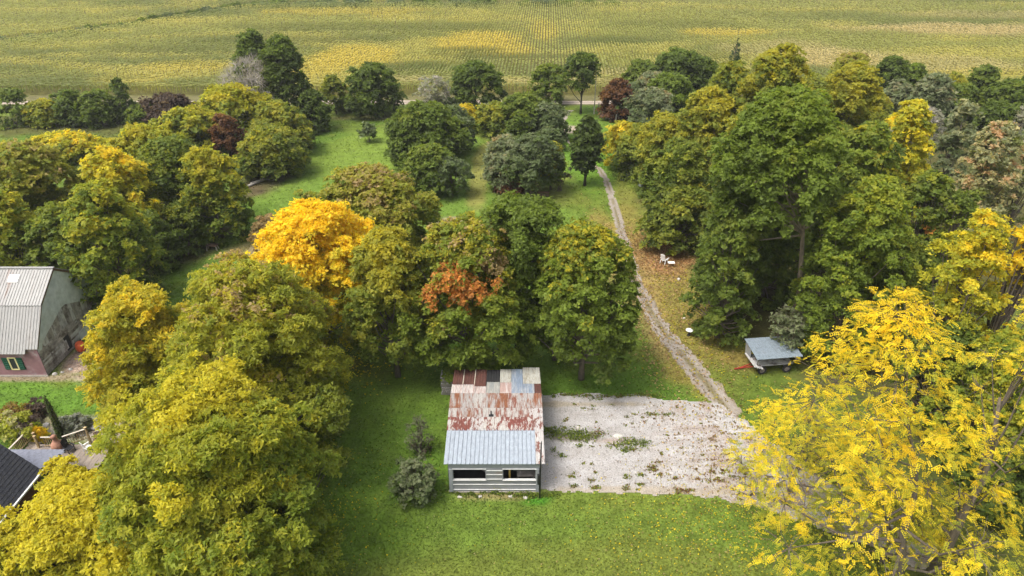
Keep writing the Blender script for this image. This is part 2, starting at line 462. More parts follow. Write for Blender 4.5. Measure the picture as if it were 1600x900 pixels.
def tree(name, x, y, h, r, cb, shape, pal, z, seed, group, label, lean=0.0):
    rng = np.random.default_rng(seed)
    pr = PAL[pal]
    cat = 'shrub' if name == 'bush' else 'tree'
    root = empty(name, (x, y, 0), label, cat, group)
    L, R = crown_points(rng, h, r, cb, shape, z, name == 'boxelder_tree')
    L[:, 0] += lean * np.clip(L[:, 2] / (h * .55), .35, 1.0)
    sparse = shape in ('bare', 'locust') or pal.startswith('sparse')
    # --- clumps
    zs = max(z, 34)
    lsize = max(.165, .0043 * zs)
    rc0 = max(.22, .034 * r + .0044 * zs) * rng.uniform(.75, 1.3)
    lsize *= rng.uniform(.88, 1.15)
    surf = (R ** 2) * 4 * pi * .8
    ncl = np.maximum(5, (surf / (rc0 ** 2 * (2.2 if shape != 'locust' else 4.3)))).astype(int)
    idx = np.repeat(np.arange(len(R)), ncl)
    D = unit(rng.normal(size=(len(idx), 3)))
    outw = L[idx] * np.array([1, 1, 0]); outw = unit(outw + 1e-6)
    bias = outw * .55 + np.array([0, 0, .65])
    flip = (D * bias).sum(1) < -.25
    D[flip] = -D[flip]
    C = L[idx] + D * (R[idx] * rng.uniform(.55, 1.30, len(idx)) * np.where(rng.random(len(idx)) < .10, 1.35, 1.0))[:, None] * np.array([1, 1, .82])
    keep = np.ones(len(C), bool)
    for j in range(len(R)):
        dj = (C - L[j]) / np.array([1, 1, .82])
        inside = (np.linalg.norm(dj, axis=1) < R[j] * .70) & (idx != j)
        keep &= ~(inside & (rng.random(len(C)) < .8))
    keep &= (C[:, 2] < h * 1.02)
    C = C[keep]; D = D[keep]; idx = idx[keep]
    if shape == 'cone':       # clipped conifer: sprays all over one tapering surface
        m = 420 if r < 1.2 else 260
        tt = 1 - np.sqrt(rng.random(m)); aa = rng.uniform(0, 2 * pi, m)
        rr_ = r * (1 - tt) ** .85 * rng.uniform(.78, 1.08, m)
        D = unit(np.stack([np.cos(aa), np.sin(aa), np.full(m, .35)], 1))
        C = np.stack([rr_ * np.cos(aa), rr_ * np.sin(aa), h * (.03 + .95 * tt)], 1)
        idx = rng.integers(0, len(R), m); rc0 = min(rc0, .13 * r + .10); lsize = min(lsize, .10 + .12 * r)
    C[:, 2] = np.maximum(C[:, 2], .15)
    nC = len(C)
    # --- leaves per clump
    per = 1.42 * (rc0 ** 2 * pi) / (.62 * lsize ** 2)
    if pal.startswith('sparse'): per *= .35 if pal != 'sparsebrown' else .16
    if shape == 'bare': per *= .35
    if shape == 'locust': per *= .36
    n = int(nC * per)
    ci = rng.integers(0, nC, n)
    nrm = unit(D * .55 + np.array([0, 0, .75]))
    off = unit(rng.normal(size=(n, 3))) * (rng.random(n) ** .55 * rng.choice([1, 1, 1, 1.5], n))[:, None] * rc0 * rng.uniform(.7, 1.25, nC)[ci][:, None]
    nn = nrm[ci]
    off -= nn * ((off * nn).sum(1) * .62)[:, None]
    Pp = C[ci] + off
    Pp[:, 2] = np.maximum(Pp[:, 2], .06)
    # --- colour
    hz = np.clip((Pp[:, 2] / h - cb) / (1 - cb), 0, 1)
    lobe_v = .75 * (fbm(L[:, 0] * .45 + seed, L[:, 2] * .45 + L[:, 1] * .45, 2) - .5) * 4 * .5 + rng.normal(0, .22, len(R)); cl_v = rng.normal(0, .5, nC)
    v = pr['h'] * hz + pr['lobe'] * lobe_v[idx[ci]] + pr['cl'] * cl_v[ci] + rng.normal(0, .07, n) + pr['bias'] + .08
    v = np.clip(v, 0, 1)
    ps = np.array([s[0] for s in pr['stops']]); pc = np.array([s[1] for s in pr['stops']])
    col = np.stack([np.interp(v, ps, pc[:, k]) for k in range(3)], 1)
    for (pp, pradius, pcn) in pr['patch']:
        cpos = np.array([pp[0] * r, pp[1] * r, h * (cb + (1 - cb) * pp[2])])
        d = np.linalg.norm(C - cpos, axis=1)
        hit = (d < pradius * r * rng.uniform(.6, 1.1, nC))[ci] & (rng.random(n) < .72)
        col[hit] = np.array(G[pcn]) * rng.uniform(.7, 1.25, hit.sum())[:, None]
    col *= rng.uniform(.78, 1.22, n)[:, None]
    col = np.clip(col, .004, .75)
    # --- geometry
    N = nn + rng.normal(size=(n, 3)) * .5
    if shape == 'bare':
        up = unit(D[ci] * .8 + np.array([0, 0, 1.0]) + rng.normal(size=(n, 3)) * .35)
        side = unit(np.cross(up, rng.normal(size=(n, 3))))
        Ln = rng.uniform(.6, 1.5, n)[:, None] * .8; Wd = .018
        V = np.empty((n, 3, 3))
        V[:, 0] = Pp - up * Ln * .5 - side * Wd; V[:, 1] = Pp - up * Ln * .5 + side * Wd
        V[:, 2] = Pp + up * Ln * .6
    elif shape == 'locust':
        # compound leaves: fronds of paired leaflets on a drooping stalk
        K = 11
        m = n // 4
        ci = ci[:m]; Pp = Pp[:m]; col = col[:m]; nn = nn[:m]
        ax = unit(D[ci] * np.array([1, 1, .2]) + rng.normal(size=(m, 3)) * .8); ax[:, 2] = ax[:, 2] * .4 - .12; ax = unit(ax)
        sd = unit(np.cross(ax, np.array([0, 0, 1.0]) + rng.normal(size=(m, 3)) * .35))
        Vs, Cs = [], []
        fl = rng.uniform(.26, .48, m)[:, None]
        for k in range(K):
            s = (k // 2 + .6) / (K / 2)
            q = Pp + ax * fl * (s - .4) - np.array([0, 0, 1]) * (fl * s * s * .22)
            if k == K - 1: dirn = ax; q = q + ax * .03
            else: dirn = unit(sd * (1 if k % 2 else -1) + ax * .5 - np.array([0, 0, .18]))
            wv = unit(np.cross(dirn, nn)); l = fl * .27; w = fl * .075
            Vq = np.empty((m, 3, 3))
            Vq[:, 0] = q - dirn * l * .1; Vq[:, 1] = q + dirn * l * .75 + wv * w * 1.2; Vq[:, 2] = q + dirn * l * .75 - wv * w * 1.2
            Vs.append(Vq); Cs.append(col * rng.uniform(.88, 1.1, m)[:, None])
        V = np.concatenate(Vs); col = np.concatenate(Cs)
    elif name == 'boxelder_tree':
        V = make_leaves(Pp, N, lsize * 1.30, .42, rng, droop=.35)
    elif pal == 'spruce':
        V = make_leaves(Pp, N, lsize * 1.3, .35, rng, droop=.3)
    else:
        V = make_leaves(Pp, N, lsize, .72, rng, droop=.12)
    NLEAF[0] += len(V)
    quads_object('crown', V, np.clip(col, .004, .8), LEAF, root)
    # --- trunk, limbs and twigs as one tapered skeleton
    b = MB()
    tr = .011 * h + .07 if name != 'bush' else .05
    if name == 'sapling': tr = .09
    lx = L[:, 0].mean() * .5 if shape == 'lean' else lean * .55
    top = h * (.80 if shape not in ('vase', 'locust') else .62)
    wob = rng.normal(0, .012 * h, (6, 2)); wob[0] = 0; wob[1] *= .4
    sg = np.linspace(0, 1, 6)
    leanx = 0.0
    tp = [(wob[i, 0] + lx * s * s + leanx * s, wob[i, 1], top * s - (.15 if i == 0 else 0)) for i, s in enumerate(sg)]
    if name != 'bush':
        b.tube(tp, [tr * (1.35 if i == 0 else 1) * (1 - .78 * s) for i, s in enumerate(sg)], 8)
    near = z < 75 or shape == 'bare' or pal == 'sparsegrey'
    for j in range(len(R)):
        if not near and j % 2 and not sparse: continue
        if (shape == 'locust' or len(R) > 80) and j % 3: continue
        q = L[j]
        zt = max(.12 * h, min(q[2] * (rng.uniform(.35, .6) if shape != 'locust' else rng.uniform(.5, .85)), top * .92)) if name != 'bush' else .0
        if cb > .45: zt = max(zt, h * rng.uniform(.42, .68)); zt = min(zt, top * .95)
        s = zt / top
        st = np.array([np.interp(s, sg, [p[0] for p in tp]), np.interp(s, sg, [p[1] for p in tp]), zt])
        if name == 'bush': st = np.array([rng.uniform(-.25, .25) * r, rng.uniform(-.25, .25) * r, -.05])
        mid = st * .5 + q * .5 + np.array([0, 0, -.06 * h]) * rng.uniform(.2, 1) + rng.normal(0, .04 * r, 3)
        pts = [st, st * .6 + mid * .4, mid, mid * .4 + q * .6, q]
        r0 = tr * (1 - .78 * s) * .55 if name != 'bush' else .04
        b.tube(pts, [r0, r0 * .85, r0 * .65, r0 * .45, r0 * .25], 5 if near else 4, False)
        if near or sparse:
            cand = np.nonzero(idx == j)[0]
            cand = cand[rng.permutation(len(cand))][:(30 if shape == 'bare' else 14 if sparse else 4)]
            for c in cand:
                e = C[c] + D[c] * (.35 if sparse else 0)
                mm = q * .5 + e * .5 + rng.normal(0, .12, 3)
                b.tube([q, mm, e], [max(r0 * .24, .018 if z < 75 else .045), max(r0 * .16, .014 if z < 75 else .035), .008 if z < 75 else .02], 3, False)
    bm = BARK
    if shape == 'bare' or pal.startswith('sparsegrey'): bm = BARK_GREY
    elif pal == 'bigash': bm = BARK_PALE
    elif pal in ('deepgreen', 'verydark', 'darkgreen'): bm = BARK_DARK
    v = b.v
    b.v = [(p[0] + x, p[1] + y, p[2]) for p in v]
    b.build('trunk', bm, root, smooth=True)
    return root

GROUPS = ['bushes along the field ditch', 'garden bushes by the deck', 'large trees nearest the camera', 'maples behind the tin-roofed shed', 'shrubs beside the tin-roofed shed', 'shrubs beside the wagon', 'thicket bushes beyond the wood', 'trees along the lane by the cornfield', 'trees along the west edge of the lawn', 'trees around the old barn', 'trees in the wood beside the gravel track', 'trees scattered over the long lawn']
TREES = [
    ('maple_tree', -10.09, 48.45, 14.1, 3.86, 0.24, 'dome', 'goldolive', 56, 101, 3, 'slim green maple with golden top, bare thin trunk on lawn left of shed', 0.0),
    ('maple_tree', -3.69, 48.63, 14.78, 4.91, 0.13, 'dome', 'orangemaple', 56, 108, 3, 'big maple with bright orange patch, directly behind the patchwork shed roof', 0.0),
    ('maple_tree', 6.09, 48.08, 14.55, 4.59, 0.22, 'dome', 'darkmaple', 56, 115, 3, 'dense dark green round maple with yellow-tinted crown, beside the gravel pad', -0.42),
    ('maple_tree', 3.87, 50.94, 9.25, 2.48, 0.2, 'dome', 'green', 60, 122, 3, 'plain green maple mostly hidden behind the dense round one', 0.0),
    ('ash_tree', 0.47, 50.55, 15.61, 3.64, 0.56, 'vase', 'deepgreen', 58, 129, 3, 'deep green tree with dark forking limbs between the two biggest maples', 0.0),
    ('maple_tree', -17.05, 52.67, 14.26, 5.73, 0.15, 'dome', 'yellow', 60, 136, 11, 'bright yellow dome-shaped tree left of the maples', 0.0),
    ('maple_tree', -15.57, 68.46, 11.43, 7.22, 0.1, 'dome', 'browngold', 74, 143, 11, 'brownish olive tree with dusty top, just behind the bright yellow tree', 0.0),
    ('bush', -28.38, 72.46, 4.64, 1.94, 0.05, 'round', 'brown', 80, 150, 11, 'small pale brown bush at the left edge of the bright yellow tree', 0.0),
    ('bush', -24.61, 114.29, 3.13, 1.16, 0.3, 'round', 'greygreen', 116, 157, 11, 'small lone round bush in the open upper lawn', 0.0),
    ('apple_tree', -13.24, 102.78, 9.62, 5.43, 0.1, 'round', 'darkolive', 105, 164, 11, 'dark olive orchard tree, tallest of the clump left of the grass path', 0.0),
    ('apple_tree', -15.66, 101.62, 7.54, 3.55, 0.08, 'round', 'darkolive', 104, 171, 11, 'squat dark orchard tree on the open-lawn side of the clump', 0.0),
    ('apple_tree', -9.69, 108.28, 7.53, 3.52, 0.1, 'round', 'greygreen', 110, 178, 11, 'grey-green orchard tree on the path side of the clump', 0.0),
    ('apple_tree', -11.66, 91.11, 6.88, 3.7, 0.06, 'round', 'midgreen', 95, 185, 11, 'bushy mid-green orchard tree at the near end of the clump', 0.0),
    ('apple_tree', -8.43, 89.92, 5.61, 2.63, 0.2, 'round', 'greygreen', 95, 192, 11, 'small grey-green orchard tree with thin stem, nearest the yellowing lawn', 0.0),
    ('bush', -14.38, 91.59, 2.82, 1.1, 0.05, 'round', 'browngold', 97, 199, 11, 'yellowing bush tucked beside the near orchard clump', 0.0),
    ('bush', -8.22, 120.51, 4.55, 2.1, 0.08, 'round', 'gold', 122, 206, 11, 'small golden bush at the far end of the orchard clump', 0.0),
    ('apple_tree', -2.64, 117.51, 5.79, 3.3, 0.1, 'round', 'olive', 119, 213, 11, 'olive orchard tree on the left of the far path-side clump', 0.0),
    ('apple_tree', 1.72, 117.51, 7.12, 4.44, 0.1, 'round', 'midgreen', 118, 220, 11, 'taller green orchard tree in the middle of the far path-side clump', 0.0),
    ('apple_tree', 5.8, 115.71, 6.17, 3.31, 0.08, 'round', 'greygreen', 117, 227, 11, 'grey-green orchard tree closest to the track bend', 0.0),
    ('bush', 6.1, 109.9, 3.64, 2.17, 0.05, 'round', 'greygreen', 113, 234, 11, 'low grey bush in front of the far path-side clump', 0.0),
    ('apple_tree', -0.26, 93.56, 7.45, 3.7, 0.12, 'round', 'greyolive', 97, 241, 11, 'dusty grey-green tree above a rusty red shrub', 0.0),
    ('apple_tree', 2.75, 89.68, 8.77, 3.64, 0.25, 'round', 'greygreen', 94, 248, 11, 'dusty green tree showing a bare forked trunk in mid lawn', 0.0),
    ('bush', -0.12, 92.08, 2.21, 2.61, 0.0, 'round', 'redbrown', 97, 255, 11, 'low rusty red shrub under the dusty grey trees', 0.0),
    ('apple_tree', 5.57, 92.57, 6.86, 1.74, 0.15, 'round', 'yellowolive', 97, 262, 11, 'thin yellowing tree right of the dusty trees', 0.0),
    ('bush', 6.8, 92.08, 3.57, 1.49, 0.3, 'vase', 'sparsebrown', 97, 269, 11, 'small nearly bare sapling with thin stems', 0.0),
    ('pear_tree', 10.63, 94.07, 10.3, 1.82, 0.22, 'column', 'verydark', 97, 276, 11, 'tall narrow very dark tree standing beside the track', 0.0),
    ('maple_tree', -7.02, 131.64, 9.63, 4.78, 0.2, 'round', 'darkgreen', 130, 283, 7, 'round dark green tree with golden left side, standing alone by the lane', 0.0),
    ('sapling', -14.46, 126.49, 8.13, 3.07, 0.15, 'vase', 'sparsegrey', 126, 290, 7, 'wispy half-bare grey tree by the lane', 0.0),
    ('bush', -13.26, 128.59, 3.8, 3.64, 0.0, 'round', 'greygreen', 129, 297, 7, 'low grey-green bush at the foot of the wispy grey tree', 0.0),
    ('maple_tree', 7.4, 139.11, 7.64, 3.14, 0.1, 'round', 'midgreen', 137, 304, 7, 'green tree standing against the corn, left of the leaning elm', 0.0),
    ('elm_tree', 13.3, 131.64, 11.17, 3.17, 0.45, 'lean', 'darkgreen', 129, 311, 7, 'tall leaning elm with bare trunk and drooping dark crown', 0.0),
    ('maple_tree', -26.5, 130.76, 9.31, 4.89, 0.05, 'round', 'darkgreen', 129, 318, 7, 'bushy dark green tree rooted in its own shadow by the lane', 0.0),
    ('sapling', -34.08, 131.64, 7.12, 2.33, 0.3, 'round', 'olive', 130, 325, 7, 'slender young tree with open crown by the lane', 0.0),
    ('bush', -32.21, 134.36, 2.38, 2.2, 0.0, 'round', 'olive', 134, 332, 7, 'low olive bush between the slender young tree and bushy dark tree', 0.0),
    ('bush', -35.34, 120.51, 7.19, 2.89, 0.0, 'round', 'darkgreen', 121, 339, 7, 'dark ragged bush at the foot of the tall dark tree', 0.0),
    ('poplar_tree', -39.99, 122.45, 15.83, 3.94, 0.05, 'dome', 'darkgreen', 120, 346, 7, 'tallest dark green tree by the corn, beside a leafless grey tree', 0.0),
    ('poplar_tree', -46.33, 126.49, 15.82, 3.85, 0.1, 'dome', 'darkgreen', 124, 353, 7, 'dark tree rising just behind the leafless grey tree', 0.0),
    ('dead_tree', -45.15, 120.51, 12.87, 5.97, 0.15, 'bare', 'greytwig', 119, 360, 7, 'leafless pale grey tree with fine upright twigs', 0.0),
    ('maple_tree', -46.68, 113.25, 9.55, 5.84, 0.1, 'dome', 'goldgreen', 114, 367, 8, 'golden topped tree highest in the west row', 0.0),
    ('maple_tree', -37.43, 108.28, 8.27, 4.44, 0.08, 'dome', 'yellowolive', 110, 374, 8, 'pale yellow-green tree near the far end of the west row', 0.0),
    ('bush', -43.47, 101.62, 8.17, 2.44, 0.05, 'round', 'redbrown', 104, 381, 8, 'purplish brown rounded tree amid green ones', 0.0),
    ('maple_tree', -35.68, 98.81, 7.04, 4.96, 0.06, 'dome', 'olive', 102, 388, 8, 'olive green tree next to the long lawn beside a purplish brown one', 0.0),
    ('bush', -34.95, 110.89, 5.52, 2.11, 0.0, 'round', 'olive', 113, 395, 8, 'small olive tree at the end of the west row by the lawn', 0.0),
    ('maple_tree', -49.77, 103.66, 8.57, 5.42, 0.06, 'dome', 'goldgreen', 106, 402, 8, 'broad gold-green tree left of the purplish brown one', 0.0),
    ('maple_tree', -51.21, 91.59, 9.43, 5.18, 0.06, 'dome', 'goldgreen', 95, 409, 8, 'gold-green tree reaching above the olive thicket', 0.0),
    ('maple_tree', -35.94, 76.47, 11.3, 3.79, 0.04, 'dome', 'goldgreen', 82, 416, 8, 'dark olive tree overhanging the lawn, with the low wooden table at its foot', 0.0),
    ('maple_tree', -41.03, 78.71, 11.81, 4.69, 0.06, 'dome', 'olivegreen', 83, 423, 8, 'dark olive spreading tree inside the west thicket', 0.0),
    ('bush', -38.6, 72.46, 6.02, 2.3, 0.0, 'round', 'olivegreen', 80, 430, 8, 'low shady bush at the front of the west thicket', 0.0),
    ('bush', -39.61, 99.92, 2.54, 2.93, 0.0, 'round', 'olivegreen', 104, 437, 8, 'low green bush above the felled logs', 0.0),
    ('maple_tree', -39.66, 60.37, 13.16, 4.38, 0.06, 'dome', 'yellowgreen', 67, 444, 9, 'yellow-green tree standing close behind the barn gable', 0.0),
    ('maple_tree', -53.55, 71.63, 13.45, 5.16, 0.06, 'dome', 'browngold', 77, 451, 9, 'tan topped broad tree beyond the barn roof', 0.0),
    ('maple_tree', -44.14, 71.63, 12.93, 3.89, 0.06, 'dome', 'yellowgold', 77, 458, 9, 'golden crowned tree rising behind the yellow-green one', 0.0),
    ('maple_tree', -50.39, 61.4, 12.16, 3.87, 0.06, 'dome', 'yellowgreen', 68, 465, 9, 'green tree directly over the barn roof ridge', 0.0),
    ('maple_tree', -44.66, 61.4, 10.74, 3.31, 0.06, 'dome', 'olivegreen', 69, 472, 9, 'dull green tree between the barn ridge and its neighbours', 0.0),
    ('maple_tree', -39.92, 68.46, 6.86, 2.61, 0.06, 'dome', 'darkolive', 76, 479, 9, 'shaded dark tree right behind the yellow-green barn tree', 0.0),
    ('bush', -71.76, 105.16, 3.87, 5.21, 0.0, 'round', 'yellowgold', 108, 486, 9, 'yellow bushes edge beyond the tan topped tree', 0.0),
    ('boxelder_tree', -27.95, 43.14, 11.57, 4.51, 0.05, 'dome', 'boxgold', 52, 493, 2, 'gold and olive boxelder between the barn and the lawn', 0.0),
    ('boxelder_tree', -18.42, 40.13, 14.98, 6.78, 0.05, 'dome', 'boxolive', 49, 500, 2, 'huge olive boxelder with tan patches, overhanging the open lawn', 0.0),
    ('boxelder_tree', -16.79, 27.79, 14.65, 5.99, 0.08, 'dome', 'boxyellow', 38, 507, 2, 'bright yellow-green boxelder crown right of the wooden deck', 0.0),
    ('boxelder_tree', -14.39, 28.02, 13.52, 3.83, 0.06, 'dome', 'boxgreen', 39, 514, 2, 'greener boxelder crown nearest to the lawn', 0.0),
    ('boxelder_tree', -23.04, 25.1, 10.05, 4.18, 0.1, 'dome', 'boxlemon', 37, 521, 2, 'lemon yellow boxelder nearest the camera', 0.0),
    ('boxelder_tree', -26.11, 29.0, 8.53, 1.93, 0.1, 'dome', 'boxlemon', 41, 528, 2, 'small lemon yellow boxelder reaching over the deck boards', 0.0),
    ('boxelder_tree', -26.58, 24.17, 8.99, 2.78, 0.1, 'dome', 'boxyellow', 37, 535, 2, 'yellow boxelder below the dark shingle roof corner', 0.0),
    ('boxelder_tree', -14.19, 23.28, 9.81, 3.28, 0.1, 'dome', 'boxgreen', 36, 542, 2, 'dark green boxelder under the lemon yellow one', 0.0),
    ('locust_tree', 23.18, 26.88, 20.82, 6.82, 0.15, 'locust', 'locust', 36, 549, 2, 'big open bright yellow locust with dark leaning trunk overhanging the gravel', -4.73),
    ('locust_tree', 19.8, 34.96, 7.03, 4.88, 0.1, 'locust', 'locustgreen', 47, 556, 2, 'low greenish yellow locust spreading over the gravel edge', 0.0),
    ('locust_tree', 23.55, 29.04, 6.36, 4.75, 0.05, 'locust', 'locustgreen', 42, 563, 2, 'green-tinged low locust under the big yellow one', 0.0),
    ('locust_tree', 26.26, 28.02, 22.9, 2.87, 0.12, 'locust', 'locust2', 36, 570, 2, 'yellow locust with bare grey twigs next to the biggest one', 0.0),
    ('maple_tree', 33.55, 37.41, 11.87, 3.01, 0.05, 'dome', 'yellowgreen', 48, 577, 10, 'yellow-green tree filling the gap behind the bare-twigged locust', 0.0),
    ('maple_tree', 34.6, 34.44, 6.1, 4.22, 0.0, 'dome', 'olivegreen', 46, 584, 10, 'low green tree at the picture edge under the yellow locusts', 0.0),
    ('maple_tree', 33.02, 42.08, 9.69, 2.98, 0.05, 'dome', 'olivegreen', 52, 591, 10, 'green tree between the two large yellow locusts', 0.0),
    ('maple_tree', 37.52, 43.94, 21.44, 1.81, 0.2, 'dome', 'yellow', 51, 598, 10, 'bright yellow tree at the edge of the wood above the locusts', 0.0),
    ('maple_tree', 33.34, 43.94, 17.6, 2.84, 0.15, 'dome', 'yellowgold', 52, 605, 10, 'yellow-topped green tree just behind the locust twigs', 0.0),
    ('maple_tree', 29.27, 51.14, 17.34, 4.12, 0.04, 'dome', 'lushgreen', 58, 612, 10, 'lush bright green maple right of the bare pale trunk', 0.0),
    ('ash_tree', 27.6, 56.27, 22.92, 5.55, 0.52, 'dome', 'bigash', 61, 619, 10, 'very tall green ash with pale bare trunk above the wagon', -4.56),
    ('maple_tree', 19.73, 54.59, 12.73, 3.02, 0.03, 'dome', 'shadegreen', 62, 626, 10, 'dark bushy tree shading the grass left of the wagon', 0.0),
    ('maple_tree', 19.91, 73.99, 7.78, 4.41, 0.04, 'dome', 'olive', 80, 633, 10, 'low olive tree bulging over the leaf-strewn grass', 0.0),
    ('maple_tree', 21.39, 58.88, 15.22, 3.45, 0.1, 'dome', 'shadegreen', 65, 640, 10, 'shaded green tree under the very tall ash', 0.0),
    ('maple_tree', 26.64, 62.45, 10.26, 3.61, 0.0, 'dome', 'shadegreen', 70, 647, 10, 'dim green understory tree behind the pale bare trunk', 0.0),
    ('maple_tree', 16.59, 101.62, 7.21, 2.89, 0.06, 'dome', 'gold', 104, 654, 10, 'small golden tree closest to the track at the wood corner', 0.0),
    ('maple_tree', 19.17, 97.99, 7.57, 4.0, 0.06, 'dome', 'olive', 101, 661, 10, 'olive tree behind the small golden corner tree', 0.0),
    ('maple_tree', 21.22, 91.59, 11.04, 4.48, 0.1, 'dome', 'goldolive', 95, 668, 10, 'gold-dusted olive tree above the junk under the wood', 0.0),
    ('maple_tree', 25.3, 86.94, 15.68, 4.15, 0.1, 'dome', 'goldolive', 90, 675, 10, 'tall gold-flecked tree in the track-side half of the wood', 0.0),
    ('maple_tree', 28.83, 91.59, 17.84, 4.16, 0.1, 'dome', 'olive', 93, 682, 10, 'tall olive tree just below the lone spruce', 0.0),
    ('maple_tree', 33.09, 86.94, 20.89, 4.77, 0.1, 'dome', 'yellowolive', 88, 689, 10, 'tallest yellow-olive crown on the skyline of the wood', 0.0),
    ('maple_tree', 27.62, 78.71, 15.75, 3.47, 0.1, 'dome', 'olive', 82, 696, 10, 'olive crown wedged left of the very tall ash', 0.0),
    ('maple_tree', 19.92, 76.84, 12.02, 3.96, 0.08, 'dome', 'olivegreen', 82, 703, 10, 'plain olive-green tree over the low bulging one', 0.0),
    ('maple_tree', 45.1, 91.59, 17.53, 5.24, 0.1, 'dome', 'goldolive', 93, 710, 10, 'gold-topped tree right of the skyline crown', 0.0),
    ('maple_tree', 36.0, 66.95, 17.06, 4.18, 0.1, 'dome', 'olivegold', 72, 717, 10, 'green tree with scattered golden sprays behind the lush maple', 0.0),
    ('maple_tree', 42.35, 71.63, 18.08, 3.45, 0.1, 'dome', 'yellowgold', 76, 724, 10, 'tree with one vivid golden-yellow side in mid wood', 0.0),
    ('poplar_tree', 56.6, 84.76, 14.82, 2.37, 0.1, 'dome', 'palegreen', 88, 731, 10, 'pale silvery green poplar', 0.0),
    ('poplar_tree', 52.47, 71.63, 15.86, 3.39, 0.08, 'dome', 'palepink', 76, 738, 10, 'pale tan and pink tinged poplar, broadest of the pale trees', 0.0),
    ('poplar_tree', 57.08, 71.63, 15.14, 1.68, 0.08, 'dome', 'palepink', 76, 745, 10, 'pale tan poplar cut by the edge of the picture', 0.0),
    ('maple_tree', 39.41, 60.12, 14.48, 2.95, 0.1, 'dome', 'greenorange', 66, 752, 10, 'green tree with one small orange spray', 0.0),
    ('maple_tree', 33.63, 51.14, 12.15, 2.58, 0.1, 'dome', 'olivegreen', 59, 759, 10, 'olive green tree behind the top of the big locust', 0.0),
    ('maple_tree', 32.45, 71.63, 16.08, 3.42, 0.1, 'dome', 'olivegreen', 76, 766, 10, 'green tree filling the gap right of the very tall ash', 0.0),
    ('maple_tree', 41.16, 57.67, 13.74, 2.22, 0.1, 'dome', 'olivegreen', 65, 773, 10, 'dull green tree below the pale poplars', 0.0),
    ('spruce_tree', 44.2, 140.09, 13.02, 2.23, 0.02, 'cone', 'spruce', 137, 780, 7, 'lone dark blue-green spruce on the skyline', 0.0),
    ('bush', 19.51, 128.17, 7.24, 2.94, 0.0, 'round', 'redbrown', 128, 787, 6, 'dark red shrub beside the weathered fence posts', 0.0),
    ('bush', 22.51, 129.88, 6.1, 2.63, 0.0, 'round', 'greygreen', 129, 794, 6, 'grey-green willow bush right of the dark red shrub', 0.0),
    ('bush', 25.02, 122.45, 6.98, 3.88, 0.0, 'round', 'greyolive', 123, 801, 6, 'dusty olive willow bush behind the small golden tree', 0.0),
    ('maple_tree', 33.59, 140.09, 10.19, 5.64, 0.05, 'round', 'darkgreen', 137, 808, 6, 'dark green tree left of the lone spruce', 0.0),
    ('maple_tree', 38.1, 140.09, 8.53, 3.31, 0.05, 'round', 'darkgreen', 137, 815, 6, 'smaller dark green tree next to the lone spruce', 0.0),
    ('bush', 26.93, 145.2, 7.05, 3.51, 0.0, 'round', 'midgreen', 142, 822, 6, 'fresh green bush at the end of the corn rows', 0.0),
    ('bush', 29.99, 130.76, 7.6, 3.97, 0.05, 'round', 'deepgreen', 130, 829, 6, 'flat-topped deep green bush below the dark trees', 0.0),
    ('bush', 28.31, 137.65, 6.36, 3.61, 0.0, 'round', 'greyolive', 136, 836, 6, 'grey twiggy bush amid the green thicket', 0.0),
    ('maple_tree', 70.27, 145.2, 8.47, 4.36, 0.05, 'round', 'browngold', 142, 843, 6, 'brown-tinged bush against the pale corn', 0.0),
    ('maple_tree', 76.02, 140.09, 8.91, 3.35, 0.05, 'round', 'darkgreen', 137, 850, 6, 'dark green bush against the pale corn', 0.0),
    ('bush', 60.54, 140.09, 5.06, 4.22, 0.0, 'round', 'olive', 138, 857, 6, 'olive bush right of the skyline crown', 0.0),
    ('bush', 83.63, 145.2, 6.25, 2.11, 0.0, 'round', 'deepgreen', 142, 864, 6, 'small deep green bush against the pale corn', 0.0),
    ('bush', 72.0, 128.59, 6.76, 2.94, 0.0, 'round', 'greyolive', 128, 871, 6, 'grey-olive bush below the dark green one', 0.0),
    ('bush', 74.62, 122.45, 9.34, 3.29, 0.0, 'round', 'greyolive', 122, 878, 6, 'greyish bush with bare twigs in the thicket', 0.0),
    ('bush', 90.29, 132.99, 8.5, 2.55, 0.0, 'round', 'midgreen', 131, 885, 6, 'feathery taller bush standing above the thicket', 0.0),
    ('bush', 82.51, 126.49, 6.74, 3.73, 0.0, 'round', 'midgreen', 126, 892, 6, 'broad green bush in mid thicket', 0.0),
    ('bush', 89.79, 124.44, 7.87, 3.91, 0.0, 'round', 'darkolive', 124, 899, 6, 'dark bush near the picture edge in the thicket', 0.0),
    ('bush', 94.6, 126.49, 8.22, 2.88, 0.0, 'round', 'darkgreen', 126, 906, 6, 'dark green bush cut by the picture edge', 0.0),
    ('bush', 83.87, 116.79, 5.78, 3.59, 0.0, 'round', 'darkgreen', 118, 913, 6, 'darkest bush in front of the thicket', 0.0),
    ('bush', 86.73, 113.25, 6.29, 3.02, 0.0, 'round', 'sparsegrey', 115, 920, 6, 'pale grey leafless brush beside the darkest bush', 0.0),
    ('bush', 68.4, 113.25, 6.34, 3.52, 0.0, 'round', 'sparsegrey', 115, 927, 6, 'dry grey brush behind the silvery poplar', 0.0),
    ('bush', 82.95, 130.76, 7.84, 2.98, 0.0, 'round', 'olive', 130, 934, 6, 'olive bush behind the broad green one', 0.0),
    ('bush', 63.65, 122.45, 6.58, 4.41, 0.0, 'round', 'goldolive', 123, 941, 6, 'gold-olive bush behind the golden-sided tree', 0.0),
    ('bush', -71.91, 126.49, 8.04, 1.56, 0.0, 'column', 'darkgreen', 126, 948, 7, 'narrow dark bush standing in the hedge left of the corn gap', 0.0),
    ('bush', -68.61, 126.49, 3.28, 3.72, 0.0, 'round', 'darkolive', 127, 955, 7, 'low dark hedge bush by the lane', 0.0),
